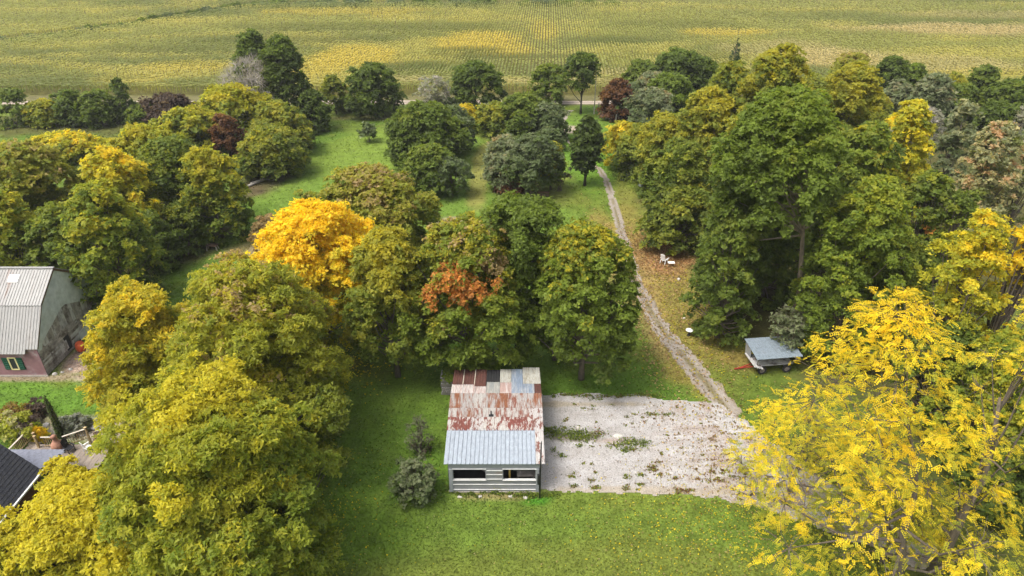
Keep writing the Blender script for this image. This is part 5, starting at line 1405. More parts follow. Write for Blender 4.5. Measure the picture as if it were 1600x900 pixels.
for k in range(9):
    ya = 36.75 - k * .29; yb = ya - .36; za = 2.35 + k * .075; zb = za + .09
    for j in range(12):
        xa = -37.2 + j * .42 + (.2 if k % 2 else 0); xb = xa + .405
        b.face([(xa, ya, za + .03), (xa, yb, zb + .004), (xb, yb, zb + .004), (xb, ya, za + .03)])
        b.face([(xa, ya, za - .02), (xa, ya, za + .03), (xb, ya, za + .03), (xb, ya, za - .02)])
pr_ = b.build('porch_roof', M['shingle_lit'], house); pr_['kind'] = 'stuff'
b = MB(); b.box((-34.8, 35.5, 2.25), (4.8, 2.5, .06)); b.bar((-37.0, 36.6, 0), (-37.0, 36.6, 2.25), .12); b.bar((-32.6, 36.6, 0), (-32.6, 36.6, 2.25), .12); b.build('porch_frame', M['wood'], house)

deck = empty('deck', (-34, 38, 0), 'wooden garden deck with spindle railing behind the house roof', 'deck')
for k in range(15):
    b = MB(); b.box((-37.0 + .22 + k * .44, 38.0, .47), (.425, 2.6, .05)); b.build('plank', M['deckfloor'], deck)
b = MB(); b.box((-33.8, 38.0, .22), (6.5, 2.5, .42)); b.build('deck_frame', M['brownwood'], deck)
def railing(p, q, posts=True):
    p = np.array(p); q = np.array(q)
    b = MB(); b.bar((p[0], p[1], 1.47), (q[0], q[1], 1.47), .12, .05); b.build('hand_rail', M['rail'], deck)
    b = MB(); b.bar((p[0], p[1], .62), (q[0], q[1], .62), .06, .06); b.build('bottom_rail', M['tanwood'], deck)
    L = np.hypot(*(q - p)); n = int(L / .15)
    for i in range(1, n):
        e = p + (q - p) * i / n
        b = MB(); b.bar((e[0], e[1], .62), (e[0], e[1], 1.45), .035); b.build('baluster', M['tanwood'], deck)
for (p, q) in (((-37.2, 37.0), (-37.05, 40.25)), ((-35.6, 39.0), (-34.45, 39.0)), ((-34.0, 39.05), (-32.75, 39.9)), ((-31.4, 39.3), (-30.5, 39.0))):
    railing(p, q)
for (x_, y_) in ((-37.05, 40.3), (-36.3, 39.3), (-36.0, 38.95), (-34.45, 39.0), (-32.7, 39.92), (-30.5, 39.0)):
    b = MB(); b.bar((x_, y_, .0), (x_, y_, 1.6), .13); b.box((x_, y_, 1.62), (.18, .18, .05)); b.build('post', M['tanwood'], deck)
for k in range(3):
    b = MB(); b.box((-36.7, 39.5 + k * .3, .40 - k * .13), (.9, .3, .05)); b.build('stair_tread', M['deckfloor'], deck)

ch = empty('chiminea', (-34.2, 38.55, .5), 'terracotta chiminea stove with narrow chimney on the wooden deck', 'stove')
b = MB(); b.lathe([(.20, .22), (.36, .34), (.42, .58), (.38, .80), (.22, .98), (.15, 1.15), (.14, 1.35), (.19, 1.40)], (-34.2, 38.55, .5), 16); b.build('body', M['clay'], ch, smooth=True)
b = MB()
for a in range(3): b.bar((-34.2 + .33 * cos(a * 2.1), 38.55 + .33 * sin(a * 2.1), .5), (-34.2 + .2 * cos(a * 2.1), 38.55 + .2 * sin(a * 2.1), .78), .04)
b.build('stand', M['black_metal'], ch)
b = MB(); b.lathe([(.17, 1.43), (.24, 1.45), (.12, 1.56), (.03, 1.64)], (-34.2, 38.55, .5), 12); b.build('lid', M['clay'], ch, smooth=True)

def garden_chair(loc, rz, label, mat='white_plastic', s=1.0, group=None):
    r = empty('garden_chair', loc, label, 'chair', group, rz)
    def add(nm, *boxes):
        b = MB()
        for c, d, rx in boxes: b.box((c[0] * s + loc[0], c[1] * s + loc[1], c[2] * s + loc[2]), (d[0] * s, d[1] * s, d[2] * s), rx=rx)
        b.build(nm, M[mat], r)
    add('seat', ((0, 0, .40), (.52, .5, .04), .08))
    for k in range(5): add('back_slat', ((-.2 + k * .1, .30, .78), (.085, .03, .80 - abs(k - 2) * .06), -.25))
    for k in (-1, 1):
        add('armrest', ((k * .31, -.02, .60), (.10, .58, .03), 0))
        add('leg', ((k * .27, -.22, .29), (.05, .06, .58), 0)); add('leg', ((k * .27, .24, .22), (.05, .06, .5), .3))
    return r
garden_chair((-32.0, 38.6, .5), 2.6, 'white plastic chair on the wooden deck', s=.9)
garden_chair((-31.4, 39.1, .5), .4, 'brown wooden chair at the far end of the deck', 'brownwood', 1.0)
garden_chair((-33.35, 38.5, .5), 1.2, 'dark chair next to the chiminea on the deck', 'black_metal', .95)
garden_chair((17.55, 69.8, 0), 2.4, 'white garden chair alone on the orange leaf litter by the wood', s=1.15)
tb = empty('side_table', (18.2, 69.0, 0), 'small white-topped table next to the white garden chair', 'table')
b = MB(); b.box((18.2, 69.0, .52), (.75, .5, .05)); b.build('table_top', M['white_plastic'], tb)
for a in (-1, 1):
    for c in (-1, 1):
        b = MB(); b.bar((18.2 + a * .3, 69 + c * .18, 0), (18.2 + a * .26, 69 + c * .15, .5), .05); b.build('leg', M['brownwood'], tb)

bb = empty('birdbath', (17.09, 54.9, 0), 'white topped birdbath on a dark pedestal in the dry grass', 'birdbath')
b = MB(); b.lathe([(.20, 0), (.17, .06), (.10, .16), (.09, .46), (.16, .54)], (17.09, 54.9, 0), 12); b.build('pedestal', M['black_metal'], bb, smooth=True)
b = MB(); b.lathe([(.14, .53), (.30, .57), (.36, .64), (.33, .645), (.20, .615), (.02, .605)], (17.09, 54.9, 0), 18); b.build('dish', M['white_plastic'], bb, smooth=True)

# ------------------------------------------------------------------ wagon with a tin roof
WA = .12
wg = empty('wagon', (23.2, 49.85, 0), 'old farm wagon under a flat grey tin roof at the edge of the wood', 'wagon', None, WA)
W0 = (23.2, 49.85)
def wb(nm, mat, fn, parent=wg, **k):
    b = MB(); fn(b)
    b.v = [(x + W0[0], y + W0[1], z) for x, y, z in b.v]
    off = parent_world(parent)
    return b.build(nm, M[mat], parent, **k)
for i in range(6):
    wb('bed_plank', 'oldwood2', lambda b: b.box((0, -.70 + i * .28, .80), (3.4, .265, .05)))
wb('bed_frame', 'brownwood', lambda b: [b.bar((-1.7, s * .6, .70), (1.7, s * .6, .70), .12, .14) for s in (-1, 1)])
def zr(y): return 2.12 + y * .10
for i in range(4):
    for j in range(2):
        x0 = -2.1 + i * 1.05; y0 = -1.4 + j * 1.4
        def fn(b):
            n = 5
            pr = []
            for q in range(n): pr += [(x0 + q * .21, 0), (x0 + q * .21 + .16, 0), (x0 + q * .21 + .185, .02)]
            pr.append((x0 + 1.045, 0))
            k = len(pr)
            for yy in (y0, y0 + 1.43): b.v += [(x, yy, zr(yy) + z + j * .012) for x, z in pr]
            for yy in (y0,): b.v += [(x, yy, zr(yy) + z - .04) for x, z in pr]
            for q in range(k - 1):
                b.f.append((q, q + 1, k + q + 1, k + q)); b.m.append(0); b.f.append((q, 2 * k + q, 2 * k + q + 1, q + 1)); b.m.append(0)
        wb('roof_sheet', 'tin', fn)
for sx in (-1, 1):
    for sy in (-1, 1):
        wb('roof_post', 'wood', lambda b: b.bar((sx * 1.6, sy * .75, .8), (sx * 1.9, sy * 1.25, zr(sy * 1.25) - .02), .09))
wb('end_panel', 'siding', lambda b: b.box((-1.88, .75, 1.45), (.04, 1.1, 1.2), ry=-.12))
for k in range(4):
    wb('bench_board', 'palletwood', lambda b: b.box((-1.98 + k * .19, -.15 - k * .05, 1.02 - k * .045), (.17, 2.2, .05), ry=-.15))
for y in (-.9, 0, .8):
    wb('bench_support', 'brownwood', lambda b: b.box((-1.7, y, .9), (.6, .1, .18)))
for sx in (-1.15, 1.15):
    wb('axle', 'rim', lambda b: b.bar((sx, -.95, .40), (sx, .95, .40), .09))
    for sy in (-.92, .92):
        def wheel(b):
            for i in range(18):
                a0, a1 = 2 * pi * i / 18, 2 * pi * (i + 1) / 18
                ring = [(.24, -.08), (.36, -.10), (.40, -.05), (.40, .05), (.36, .10), (.24, .08)]
                for (r0, w0), (r1, w1) in zip(ring, ring[1:] + ring[:1]):
                    b.face([(sx + r0 * cos(a0), sy + w0, .40 + r0 * sin(a0)), (sx + r0 * cos(a1), sy + w0, .40 + r0 * sin(a1)), (sx + r1 * cos(a1), sy + w1, .40 + r1 * sin(a1)), (sx + r1 * cos(a0), sy + w1, .40 + r1 * sin(a0))])
        wheel_o = wb('wheel', 'tyre', wheel)
        wb('hub', 'rim', lambda b: (b.tube([(sx, sy - .05, .40), (sx, sy + .05, .40)], [.245, .245], 14), b.tube([(sx, sy - .10, .40), (sx, sy + .10, .40)], [.07, .07], 8)), wheel_o)
wb('drawbar', 'red', lambda b: (b.bar((-1.3, -.25, .42), (-2.9, -.05, .14), .08), b.bar((-1.3, .25, .42), (-2.9, -.05, .14), .08), b.bar((-2.8, -.05, .15), (-3.3, -.05, .1), .09)))

# ------------------------------------------------------------------ small things further back
tl = empty('garden_table', (-35.9, 73.3, 0), 'low brown wooden table on pale legs under the dark olive tree', 'table')
b = MB()
for k in range(4):
    b = MB(); b.box((-35.9, 73.3 - .3 + k * .2, .62), (1.3, .19, .05), ry=.05); b.build('plank', M['brownwood'], tl)
for a in (-1, 1):
    for c in (-1, 1):
        b = MB(); b.bar((-35.9 + a * .62, 73.3 + c * .3, 0), (-35.9 + a * .5, 73.3 + c * .22, .6), .08); b.build('leg', M['rail'], tl)
bn = empty('bench', (4.4, 89.3, 0), 'dark low bench next to the bare forked trunk', 'bench')
b = MB(); b.box((4.4, 89.3, .45), (1.6, .45, .07)); b.build('seat', M['brownwood'], bn)
b = MB(); b.box((4.4, 89.55, .75), (1.6, .06, .30)); b.build('backrest', M['brownwood'], bn)
for a in (-.65, .65):
    b = MB(); b.box((4.4 + a, 89.35, .22), (.08, .4, .44)); b.build('leg', M['black_metal'], bn)
for i, (X, Y, L, a) in enumerate([(-36.6, 97.0, 2.6, .9), (-37.2, 95.6, 3.2, .75), (-37.9, 94.3, 2.2, 1.0)]):
    b = MB(); d = (cos(a) * L / 2, sin(a) * L / 2)
    b.tube([(X - d[0], Y - d[1], .16), (X, Y, .18), (X + d[0], Y + d[1], .16)], [.19, .17, .14], 9)
    o = b.build('log', BARK_GREY, smooth=True)
    tag(o, ('felled pale log at the lawn edge, farthest of three', 'longest felled pale log at the lawn edge, between two others', 'shortest felled pale log at the lawn edge')[i], 'log', 'felled logs under the west trees')
lp = empty('lumber_pile', (17.3, 97.2, 0), 'pile of brown boards under the golden trees at the wood edge', 'lumber')
for k in range(7):
    b = MB(); b.box((17.4 + rp.uniform(-.2, .2), 97.2 + rp.uniform(-.4, .4), .12 + k * .10), (2.3 + rp.uniform(-.4, .3), .35, .06), rz=rp.uniform(-.3, .3), ry=rp.uniform(-.1, .1)); b.build('plank', M['oldwood' if k % 2 else 'palletwood'], lp)
for i, (X, Y, lab) in enumerate([(16.4, 96.3, 'white bucket at the end of the brown board pile'), (17.75, 95.5, 'white bucket between the board pile and the dark drum')]):
    o = empty('bucket', (X, Y, 0), lab, 'bucket', 'white buckets at the wood edge')
    b = MB(); b.lathe([(.20, 0), (.27, .55), (.30, .56), (.25, .5), (.18, .06)], (X, Y, 0), 12); b.build('pail', M['white_plastic'], o, smooth=True)
    b = MB(); b.tube([(X - .27, Y, .52), (X - .15, Y, .74), (X + .15, Y, .74), (X + .27, Y, .52)], [.015] * 4, 5); b.build('handle', M['rim'], o)
dr = empty('drum', (18.9, 94.0, 0), 'dark grey steel drum in the shade of the wood edge', 'drum')
b = MB(); b.lathe([(.40, 0), (.42, .04), (.40, .08), (.40, .42), (.42, .45), (.40, .48), (.40, .86), (.42, .9), (.38, .9)], (18.9, 94.0, 0), 16); b.build('body', M['trim'], dr, smooth=False)
b = MB(); b.lathe([(.38, .885), (.1, .89)], (18.9, 94.0, 0), 16); b.build('lid', M['black_metal'], dr)
up = empty('utility_pole', (15.9, 131.6, 0), 'thin grey pole standing on the lawn before the lane', 'pole')
b = MB(); b.tube([(15.9, 131.6, -.2), (15.9, 131.6, 8.2)], [.10, .07], 8); b.build('shaft', BARK_GREY, up)
b = MB(); b.bar((15.4, 131.6, 7.8), (16.4, 131.6, 7.8), .08); b.build('crossarm', M['wood'], up)
for i, (X, Y, h) in enumerate([(17.5, 130.8, 1.9), (18.4, 128.0, 1.7), (19.3, 125.6, 1.6), (16.9, 133.2, 1.8)]):
    b = MB(); b.tube([(X, Y, -.1), (X + .04, Y, h)], [.12, .10], 7); o = b.build('fence_post', BARK_GREY)
    tag(o, 'grey weathered fence post in the line beside the dark red shrub', 'fence post', 'weathered posts beside the dark red shrub')

# ------------------------------------------------------------------ ground cover
GREEN = tint_ground_material('grass_blade', 8.0, .3, 0.0, .8)
def blocked(X, Y):
    m = pad_keep(X, Y) & (X < 32) & (Y < 47)
    o, w = path_param(X, Y); m |= np.abs(o) < w * .9
    m |= (X > -4.9) & (X < 2.3) & (Y > 34.6) & (Y < 45.6)
    m |= (X < -41) & (Y > 48.3) & (Y < 59.5)
    m |= (X < -30) & (Y < 39.5)
    m |= (X > -6.1) & (X < -4.8) & (Y > 45.6) & (Y < 46.9)
    return m
def far_sample(rng, n, y0, y1, p=2.0):
    u = rng.random(n)
    Y = 1 / (1 / y0 - u * (1 / y0 - 1 / y1))
    X = rng.uniform(-1, 1, n) * (.80 * Y + 8)
    return X, Y
rng = np.random.default_rng(12)
X, Y = far_sample(rng, 150000, 21, 137)
k = ~blocked(X, Y)
forest = inside_poly(X, Y, [(22, 44), (24, 62), (21, 80), (19, 104), (24, 126), (120, 130), (120, 40), (40, 36)])
k &= ~forest | (rng.random(len(X)) < .25)
X, Y = X[k], Y[k]
n = len(X)
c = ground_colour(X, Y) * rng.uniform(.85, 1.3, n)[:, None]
D_ = np.hypot(Y, 37.0)
hgt = np.clip(D_ * .0013, .06, .17) * rng.uniform(.6, 1.5, n); wid = np.clip(D_ * .0026, .10, .32) * rng.uniform(.6, 1.3, n)
a = rng.uniform(0, 2 * pi, n); lx_ = rng.normal(0, 1, n) * hgt * .9; ly_ = rng.normal(0, 1, n) * hgt * .9
V = np.empty((n, 3, 3))
V[:, 0] = np.stack([X - np.cos(a) * wid * .55, Y - np.sin(a) * wid * .55, 0 * X - .01], 1)
V[:, 1] = np.stack([X + np.cos(a) * wid * .55, Y + np.sin(a) * wid * .55, 0 * X - .01], 1)
V[:, 2] = np.stack([X + lx_, Y + ly_, hgt], 1)
g = quads_object('grass', V, np.clip(c, .005, .6), LEAF); tag(g, 'short tufty grass over the lawns', kind='stuff')

def flat_leaves(X, Y, size, cols, rng, z=.05):
    n = len(X)
    N = np.stack([rng.normal(0, .35, n), rng.normal(0, .35, n), np.ones(n)], 1)
    V = make_leaves(np.stack([X, Y, np.full(n, z) + rng.uniform(0, .06, n)], 1), N, size, .75, rng)
    cols = np.array(cols); C = cols[rng.integers(0, len(cols), n)] * rng.uniform(.7, 1.2, n)[:, None]
    return V, C
Vs, Cs = [], []
X, Y = far_sample(rng, 6500, 21, 75)
k = (~blocked(X, Y) | (rng.random(len(X)) < .08)) & (X < 24) & (X > -34) & (fbm(X * .3 + 5, Y * .3, 3) + rng.normal(0, .06, len(X)) > .50); X, Y = X[k], Y[k]
# thicker drifts under the yellow trees and around the gravel's right side
Vq, Cq = flat_leaves(X, Y, .085, [G['go'], G['ogo'], G['tan'], G['yg'], (.36, .32, .16)], rng, .12); Vs.append(Vq); Cs.append(Cq)
for (cx, cy, sx, sy, m, cl) in [(14, 31, 5, 3, 1500, ['ye', 'le', 'tan', 'go']), (17, 38, 4, 3.5, 1800, ['tan', 'br', 'rust', 'go']), (17.6, 73, 2.4, 3.6, 3800, ['rust', 'tan', 'pk', 'br']),
                                (-14, 31, 3, 4, 700, ['ye', 'go']), (17, 60, 2.5, 9, 2600, ['tan', 'br', 'go', 'pk']), (-16, 50, 3, 2.5, 600, ['ye', 'go']), (13, 62, 1.0, 9, 1200, ['tan', 'pk', 'br']), (10.6, 72, 1.2, 7, 1200, ['tan', 'pk', 'br'])]:
    X = rng.normal(cx, sx, m); Y = rng.normal(cy, sy, m)
    Vq, Cq = flat_leaves(X, Y, .10 if cy < 50 else .16, [G[q] for q in cl], rng, .06); Vs.append(Vq); Cs.append(Cq)
o = quads_object('fallen_leaves', np.concatenate(Vs), np.concatenate(Cs), LEAF); tag(o, 'yellow and brown fallen leaves scattered on grass and gravel', kind='stuff')

# weeds and leaf drifts rooted in the gravel
Vs, Cs = [], []
def weed(cx, cy, rx, ry, n, cols, h):
    m = rng.normal(size=(n, 2)) * .5
    X = cx + m[:, 0] * rx; Y = cy + m[:, 1] * ry
    Z = np.abs(rng.normal(0, .5, n)) * h + .03
    N = np.stack([rng.normal(0, .6, n), rng.normal(0, .6, n), np.ones(n)], 1)
    V = make_leaves(np.stack([X, Y, Z], 1), N, .15, .55, rng, droop=-.3)
    cl = np.array([G[q] for q in cols]); Vs.append(V); Cs.append(cl[rng.integers(0, len(cl), n)] * rng.uniform(.6, 1.25, n)[:, None])
weed(4.29, 40.86, 2.50, 0.77, 520, ['gr', 'lu', 'dk'], 0.35)
weed(3.05, 41.23, 0.90, 0.42, 160, ['gr', 'lu', 'dk'], 0.40)
weed(5.53, 40.56, 1.30, 0.72, 260, ['dk', 'gr', 'ol'], 0.35)
weed(6.83, 41.00, 0.60, 0.40, 70, ['rust', 'br', 'ol'], 0.25)
weed(9.46, 39.99, 1.30, 0.49, 200, ['gr', 'lu', 'dk'], 0.28)
weed(8.17, 39.63, 0.90, 0.28, 90, ['ol', 'gr', 'br'], 0.20)
weed(10.17, 39.77, 0.45, 0.42, 60, ['gr', 'lu', 'dk'], 0.30)
weed(9.11, 39.28, 0.72, 0.28, 90, ['ol', 'gr', 'br'], 0.20)
weed(12.07, 43.30, 1.30, 0.24, 90, ['ol', 'gr', 'br'], 0.12)
weed(11.28, 43.30, 0.48, 0.24, 40, ['ol', 'gr', 'br'], 0.12)
weed(3.52, 45.61, 0.38, 0.20, 46, ['gr', 'lu', 'dk'], 0.14)
weed(4.31, 45.86, 0.60, 0.20, 46, ['ol', 'gr', 'br'], 0.14)
weed(4.92, 45.81, 0.63, 0.20, 46, ['gr', 'lu', 'dk'], 0.14)
weed(5.40, 45.83, 0.53, 0.23, 46, ['ol', 'gr', 'br'], 0.14)
weed(6.01, 45.55, 0.74, 0.23, 46, ['gr', 'lu', 'dk'], 0.14)
weed(6.38, 45.70, 0.44, 0.20, 46, ['ol', 'gr', 'br'], 0.14)
weed(7.08, 45.23, 0.79, 0.23, 46, ['gr', 'lu', 'dk'], 0.14)
weed(7.84, 45.60, 0.75, 0.20, 46, ['ol', 'gr', 'br'], 0.14)
weed(8.15, 45.66, 0.70, 0.23, 46, ['gr', 'lu', 'dk'], 0.14)
weed(9.01, 45.57, 0.35, 0.22, 46, ['ol', 'gr', 'br'], 0.14)
weed(9.43, 45.72, 0.47, 0.20, 46, ['gr', 'lu', 'dk'], 0.14)
weed(10.26, 45.73, 1.00, 0.20, 46, ['ol', 'gr', 'br'], 0.14)
weed(10.91, 45.82, 0.53, 0.22, 46, ['gr', 'lu', 'dk'], 0.14)
weed(11.34, 45.85, 0.67, 0.20, 46, ['ol', 'gr', 'br'], 0.14)
weed(12.11, 45.79, 0.79, 0.20, 46, ['gr', 'lu', 'dk'], 0.14)
weed(12.31, 45.47, 1.00, 0.20, 46, ['ol', 'gr', 'br'], 0.14)
weed(8.58, 39.07, 0.50, 0.28, 50, ['gr', 'lu', 'dk'], 0.20)
weed(10.38, 37.32, 0.45, 0.42, 70, ['rust', 'br', 'ol'], 0.20)
weed(3.70, 38.59, 0.35, 0.28, 40, ['gr', 'lu', 'dk'], 0.18)
weed(3.24, 39.14, 0.25, 0.21, 20, ['gr', 'lu', 'dk'], 0.15)
weed(5.19, 39.56, 0.30, 0.21, 20, ['gr', 'lu', 'dk'], 0.15)
weed(4.36, 36.41, 0.28, 0.21, 34, ['ol', 'gr', 'br'], 0.12)
weed(5.84, 36.03, 0.28, 0.21, 34, ['ol', 'gr', 'br'], 0.12)
weed(5.98, 35.33, 0.40, 0.18, 34, ['ol', 'gr', 'br'], 0.12)
weed(8.39, 36.36, 0.23, 0.21, 34, ['ol', 'gr', 'br'], 0.12)
weed(9.44, 36.54, 0.37, 0.21, 34, ['ol', 'gr', 'br'], 0.12)
weed(10.41, 37.04, 0.44, 0.18, 34, ['rust', 'br', 'ol'], 0.12)
weed(10.86, 36.55, 0.34, 0.18, 34, ['rust', 'br', 'ol'], 0.12)
weed(11.92, 36.23, 0.23, 0.18, 34, ['rust', 'br', 'ol'], 0.12)
weed(14.75, 36.88, 0.33, 0.21, 34, ['rust', 'br', 'ol'], 0.12)
weed(15.70, 37.04, 0.30, 0.21, 34, ['rust', 'br', 'ol'], 0.12)
weed(17.14, 37.02, 0.52, 0.21, 34, ['rust', 'br', 'ol'], 0.12)
weed(14.48, 36.03, 0.55, 0.21, 34, ['rust', 'br', 'ol'], 0.12)
weed(9.29, 35.62, 0.39, 0.18, 34, ['ol', 'gr', 'br'], 0.12)
weed(5.97, 35.27, 0.26, 0.18, 34, ['ol', 'gr', 'br'], 0.12)
weed(11.83, 35.12, 0.32, 0.18, 34, ['rust', 'br', 'ol'], 0.12)
weed(8.13, 35.20, 0.36, 0.18, 34, ['ol', 'gr', 'br'], 0.12)
weed(12.38, 34.95, 0.29, 0.18, 34, ['rust', 'br', 'ol'], 0.12)
weed(15.25, 35.97, 0.52, 0.18, 34, ['rust', 'br', 'ol'], 0.12)
weed(17.21, 35.48, 0.50, 0.18, 34, ['rust', 'br', 'ol'], 0.12)
weed(12.71, 35.09, 0.40, 0.18, 34, ['rust', 'br', 'ol'], 0.12)
weed(16.29, 36.43, 0.39, 0.18, 34, ['rust', 'br', 'ol'], 0.12)
weed(4.46, 35.47, 0.38, 0.18, 34, ['ol', 'gr', 'br'], 0.12)
weed(16.03, 42.96, 0.31, 0.13, 12, ['rust', 'br', 'ol'], 0.08)
weed(8.33, 44.51, 0.34, 0.13, 12, ['ol', 'gr', 'br'], 0.08)
weed(20.44, 37.91, 0.10, 0.11, 12, ['rust', 'br', 'ol'], 0.08)
weed(4.28, 42.49, 0.20, 0.13, 12, ['ol', 'gr', 'br'], 0.08)
weed(10.04, 43.34, 0.24, 0.13, 12, ['ol', 'gr', 'br'], 0.08)
weed(5.88, 44.04, 0.24, 0.13, 12, ['ol', 'gr', 'br'], 0.08)
weed(16.92, 44.31, 0.26, 0.13, 12, ['rust', 'br', 'ol'], 0.08)
weed(14.99, 36.27, 0.20, 0.11, 12, ['rust', 'br', 'ol'], 0.08)
weed(20.28, 42.98, 0.28, 0.13, 12, ['rust', 'br', 'ol'], 0.08)
weed(15.84, 35.12, 0.22, 0.11, 12, ['rust', 'br', 'ol'], 0.08)
weed(5.17, 44.54, 0.28, 0.13, 12, ['ol', 'gr', 'br'], 0.08)
weed(5.95, 37.66, 0.10, 0.11, 12, ['ol', 'gr', 'br'], 0.08)
weed(18.02, 42.32, 0.10, 0.11, 12, ['rust', 'br', 'ol'], 0.08)
weed(6.18, 39.56, 0.24, 0.11, 12, ['ol', 'gr', 'br'], 0.08)
weed(10.63, 42.93, 0.22, 0.13, 12, ['rust', 'br', 'ol'], 0.08)
weed(19.99, 38.68, 0.34, 0.11, 12, ['rust', 'br', 'ol'], 0.08)
weed(18.92, 38.58, 0.23, 0.11, 12, ['rust', 'br', 'ol'], 0.08)
weed(11.80, 34.84, 0.12, 0.10, 12, ['rust', 'br', 'ol'], 0.08)
weed(14.50, 38.61, 0.18, 0.10, 12, ['rust', 'br', 'ol'], 0.08)
weed(15.47, 36.72, 0.13, 0.10, 12, ['rust', 'br', 'ol'], 0.08)
weed(15.77, 39.59, 0.22, 0.11, 12, ['rust', 'br', 'ol'], 0.08)
weed(15.80, 44.48, 0.25, 0.13, 12, ['rust', 'br', 'ol'], 0.08)
weed(9.08, 35.14, 0.16, 0.10, 12, ['ol', 'gr', 'br'], 0.08)
weed(17.16, 36.63, 0.20, 0.10, 12, ['rust', 'br', 'ol'], 0.08)
weed(20.59, 44.70, 0.30, 0.13, 12, ['rust', 'br', 'ol'], 0.08)
weed(13.63, 37.16, 0.16, 0.10, 12, ['rust', 'br', 'ol'], 0.08)
weed(4.45, 42.73, 0.25, 0.13, 12, ['ol', 'gr', 'br'], 0.08)
weed(6.78, 44.32, 0.19, 0.13, 12, ['ol', 'gr', 'br'], 0.08)
weed(11.40, 38.68, 0.11, 0.11, 12, ['rust', 'br', 'ol'], 0.08)
weed(17.55, 40.97, 0.30, 0.13, 12, ['rust', 'br', 'ol'], 0.08)
weed(19.64, 35.59, 0.13, 0.10, 12, ['rust', 'br', 'ol'], 0.08)
weed(9.75, 42.21, 0.35, 0.11, 12, ['ol', 'gr', 'br'], 0.08)
weed(6.78, 42.33, 0.13, 0.13, 12, ['ol', 'gr', 'br'], 0.08)
weed(21.16, 40.52, 0.29, 0.11, 12, ['rust', 'br', 'ol'], 0.08)
weed(11.38, 38.83, 0.19, 0.11, 12, ['rust', 'br', 'ol'], 0.08)
weed(15.20, 42.15, 0.16, 0.13, 12, ['rust', 'br', 'ol'], 0.08)
weed(13.07, 42.63, 0.21, 0.13, 12, ['rust', 'br', 'ol'], 0.08)
weed(22.00, 44.88, 0.15, 0.14, 12, ['rust', 'br', 'ol'], 0.08)
weed(19.00, 44.41, 0.20, 0.14, 12, ['rust', 'br', 'ol'], 0.08)
weed(18.05, 37.92, 0.16, 0.11, 12, ['rust', 'br', 'ol'], 0.08)
weed(4.18, 41.67, 0.18, 0.13, 12, ['ol', 'gr', 'br'], 0.08)
weed(16.06, 34.22, 0.30, 0.08, 12, ['rust', 'br', 'ol'], 0.08)
weed(17.89, 34.64, 0.32, 0.10, 12, ['rust', 'br', 'ol'], 0.08)
weed(18.09, 34.29, 0.10, 0.10, 12, ['rust', 'br', 'ol'], 0.08)
weed(9.13, 42.01, 0.25, 0.13, 12, ['ol', 'gr', 'br'], 0.08)
weed(12.21, 40.82, 0.31, 0.11, 12, ['rust', 'br', 'ol'], 0.08)
weed(10.76, 42.48, 0.17, 0.13, 12, ['rust', 'br', 'ol'], 0.08)
weed(11.10, 37.87, 0.24, 0.11, 12, ['rust', 'br', 'ol'], 0.08)
weed(11.60, 42.77, 0.20, 0.11, 12, ['rust', 'br', 'ol'], 0.08)
weed(9.41, 42.96, 0.24, 0.13, 12, ['ol', 'gr', 'br'], 0.08)
weed(6.13, 36.81, 0.21, 0.10, 12, ['ol', 'gr', 'br'], 0.08)
weed(5.32, 37.71, 0.18, 0.11, 12, ['ol', 'gr', 'br'], 0.08)
weed(10.84, 37.91, 0.29, 0.11, 12, ['rust', 'br', 'ol'], 0.08)
weed(18.20, 36.58, 0.12, 0.11, 12, ['rust', 'br', 'ol'], 0.08)
weed(13.18, 40.96, 0.10, 0.11, 12, ['rust', 'br', 'ol'], 0.08)
weed(13.04, 39.40, 0.32, 0.11, 12, ['rust', 'br', 'ol'], 0.08)
weed(8.31, 35.58, 0.18, 0.10, 12, ['ol', 'gr', 'br'], 0.08)
weed(4.56, 36.75, 0.17, 0.11, 12, ['ol', 'gr', 'br'], 0.08)
weed(13.70, 44.23, 0.12, 0.14, 12, ['rust', 'br', 'ol'], 0.08)
weed(21.46, 44.62, 0.16, 0.13, 12, ['rust', 'br', 'ol'], 0.08)
weed(6.38, 43.91, 0.31, 0.14, 12, ['ol', 'gr', 'br'], 0.08)
weed(20.44, 37.46, 0.20, 0.10, 12, ['rust', 'br', 'ol'], 0.08)
weed(19.04, 39.00, 0.13, 0.11, 12, ['rust', 'br', 'ol'], 0.08)
weed(15.88, 40.68, 0.17, 0.11, 12, ['rust', 'br', 'ol'], 0.08)
weed(16.33, 38.72, 0.35, 0.18, 22, ['rust', 'br', 'tan'], 0.06)
weed(17.10, 34.70, 0.45, 0.15, 22, ['rust', 'br', 'tan'], 0.06)
weed(13.60, 36.17, 0.26, 0.15, 22, ['rust', 'br', 'tan'], 0.06)
weed(16.25, 34.72, 0.62, 0.15, 22, ['rust', 'br', 'tan'], 0.06)
weed(19.29, 35.60, 0.32, 0.15, 22, ['rust', 'br', 'tan'], 0.06)
weed(14.98, 38.14, 0.50, 0.15, 22, ['rust', 'br', 'tan'], 0.06)
weed(15.85, 39.21, 0.66, 0.18, 22, ['rust', 'br', 'tan'], 0.06)
weed(16.00, 36.86, 0.55, 0.15, 22, ['rust', 'br', 'tan'], 0.06)
weed(21.64, 42.10, 0.35, 0.20, 22, ['rust', 'br', 'tan'], 0.06)
weed(18.67, 36.29, 0.30, 0.18, 22, ['rust', 'br', 'tan'], 0.06)
weed(15.46, 40.32, 0.55, 0.18, 22, ['rust', 'br', 'tan'], 0.06)
weed(20.82, 40.26, 0.36, 0.18, 22, ['rust', 'br', 'tan'], 0.06)
weed(18.72, 38.38, 0.72, 0.18, 22, ['rust', 'br', 'tan'], 0.06)
weed(19.38, 34.18, 0.51, 0.15, 22, ['rust', 'br', 'tan'], 0.06)
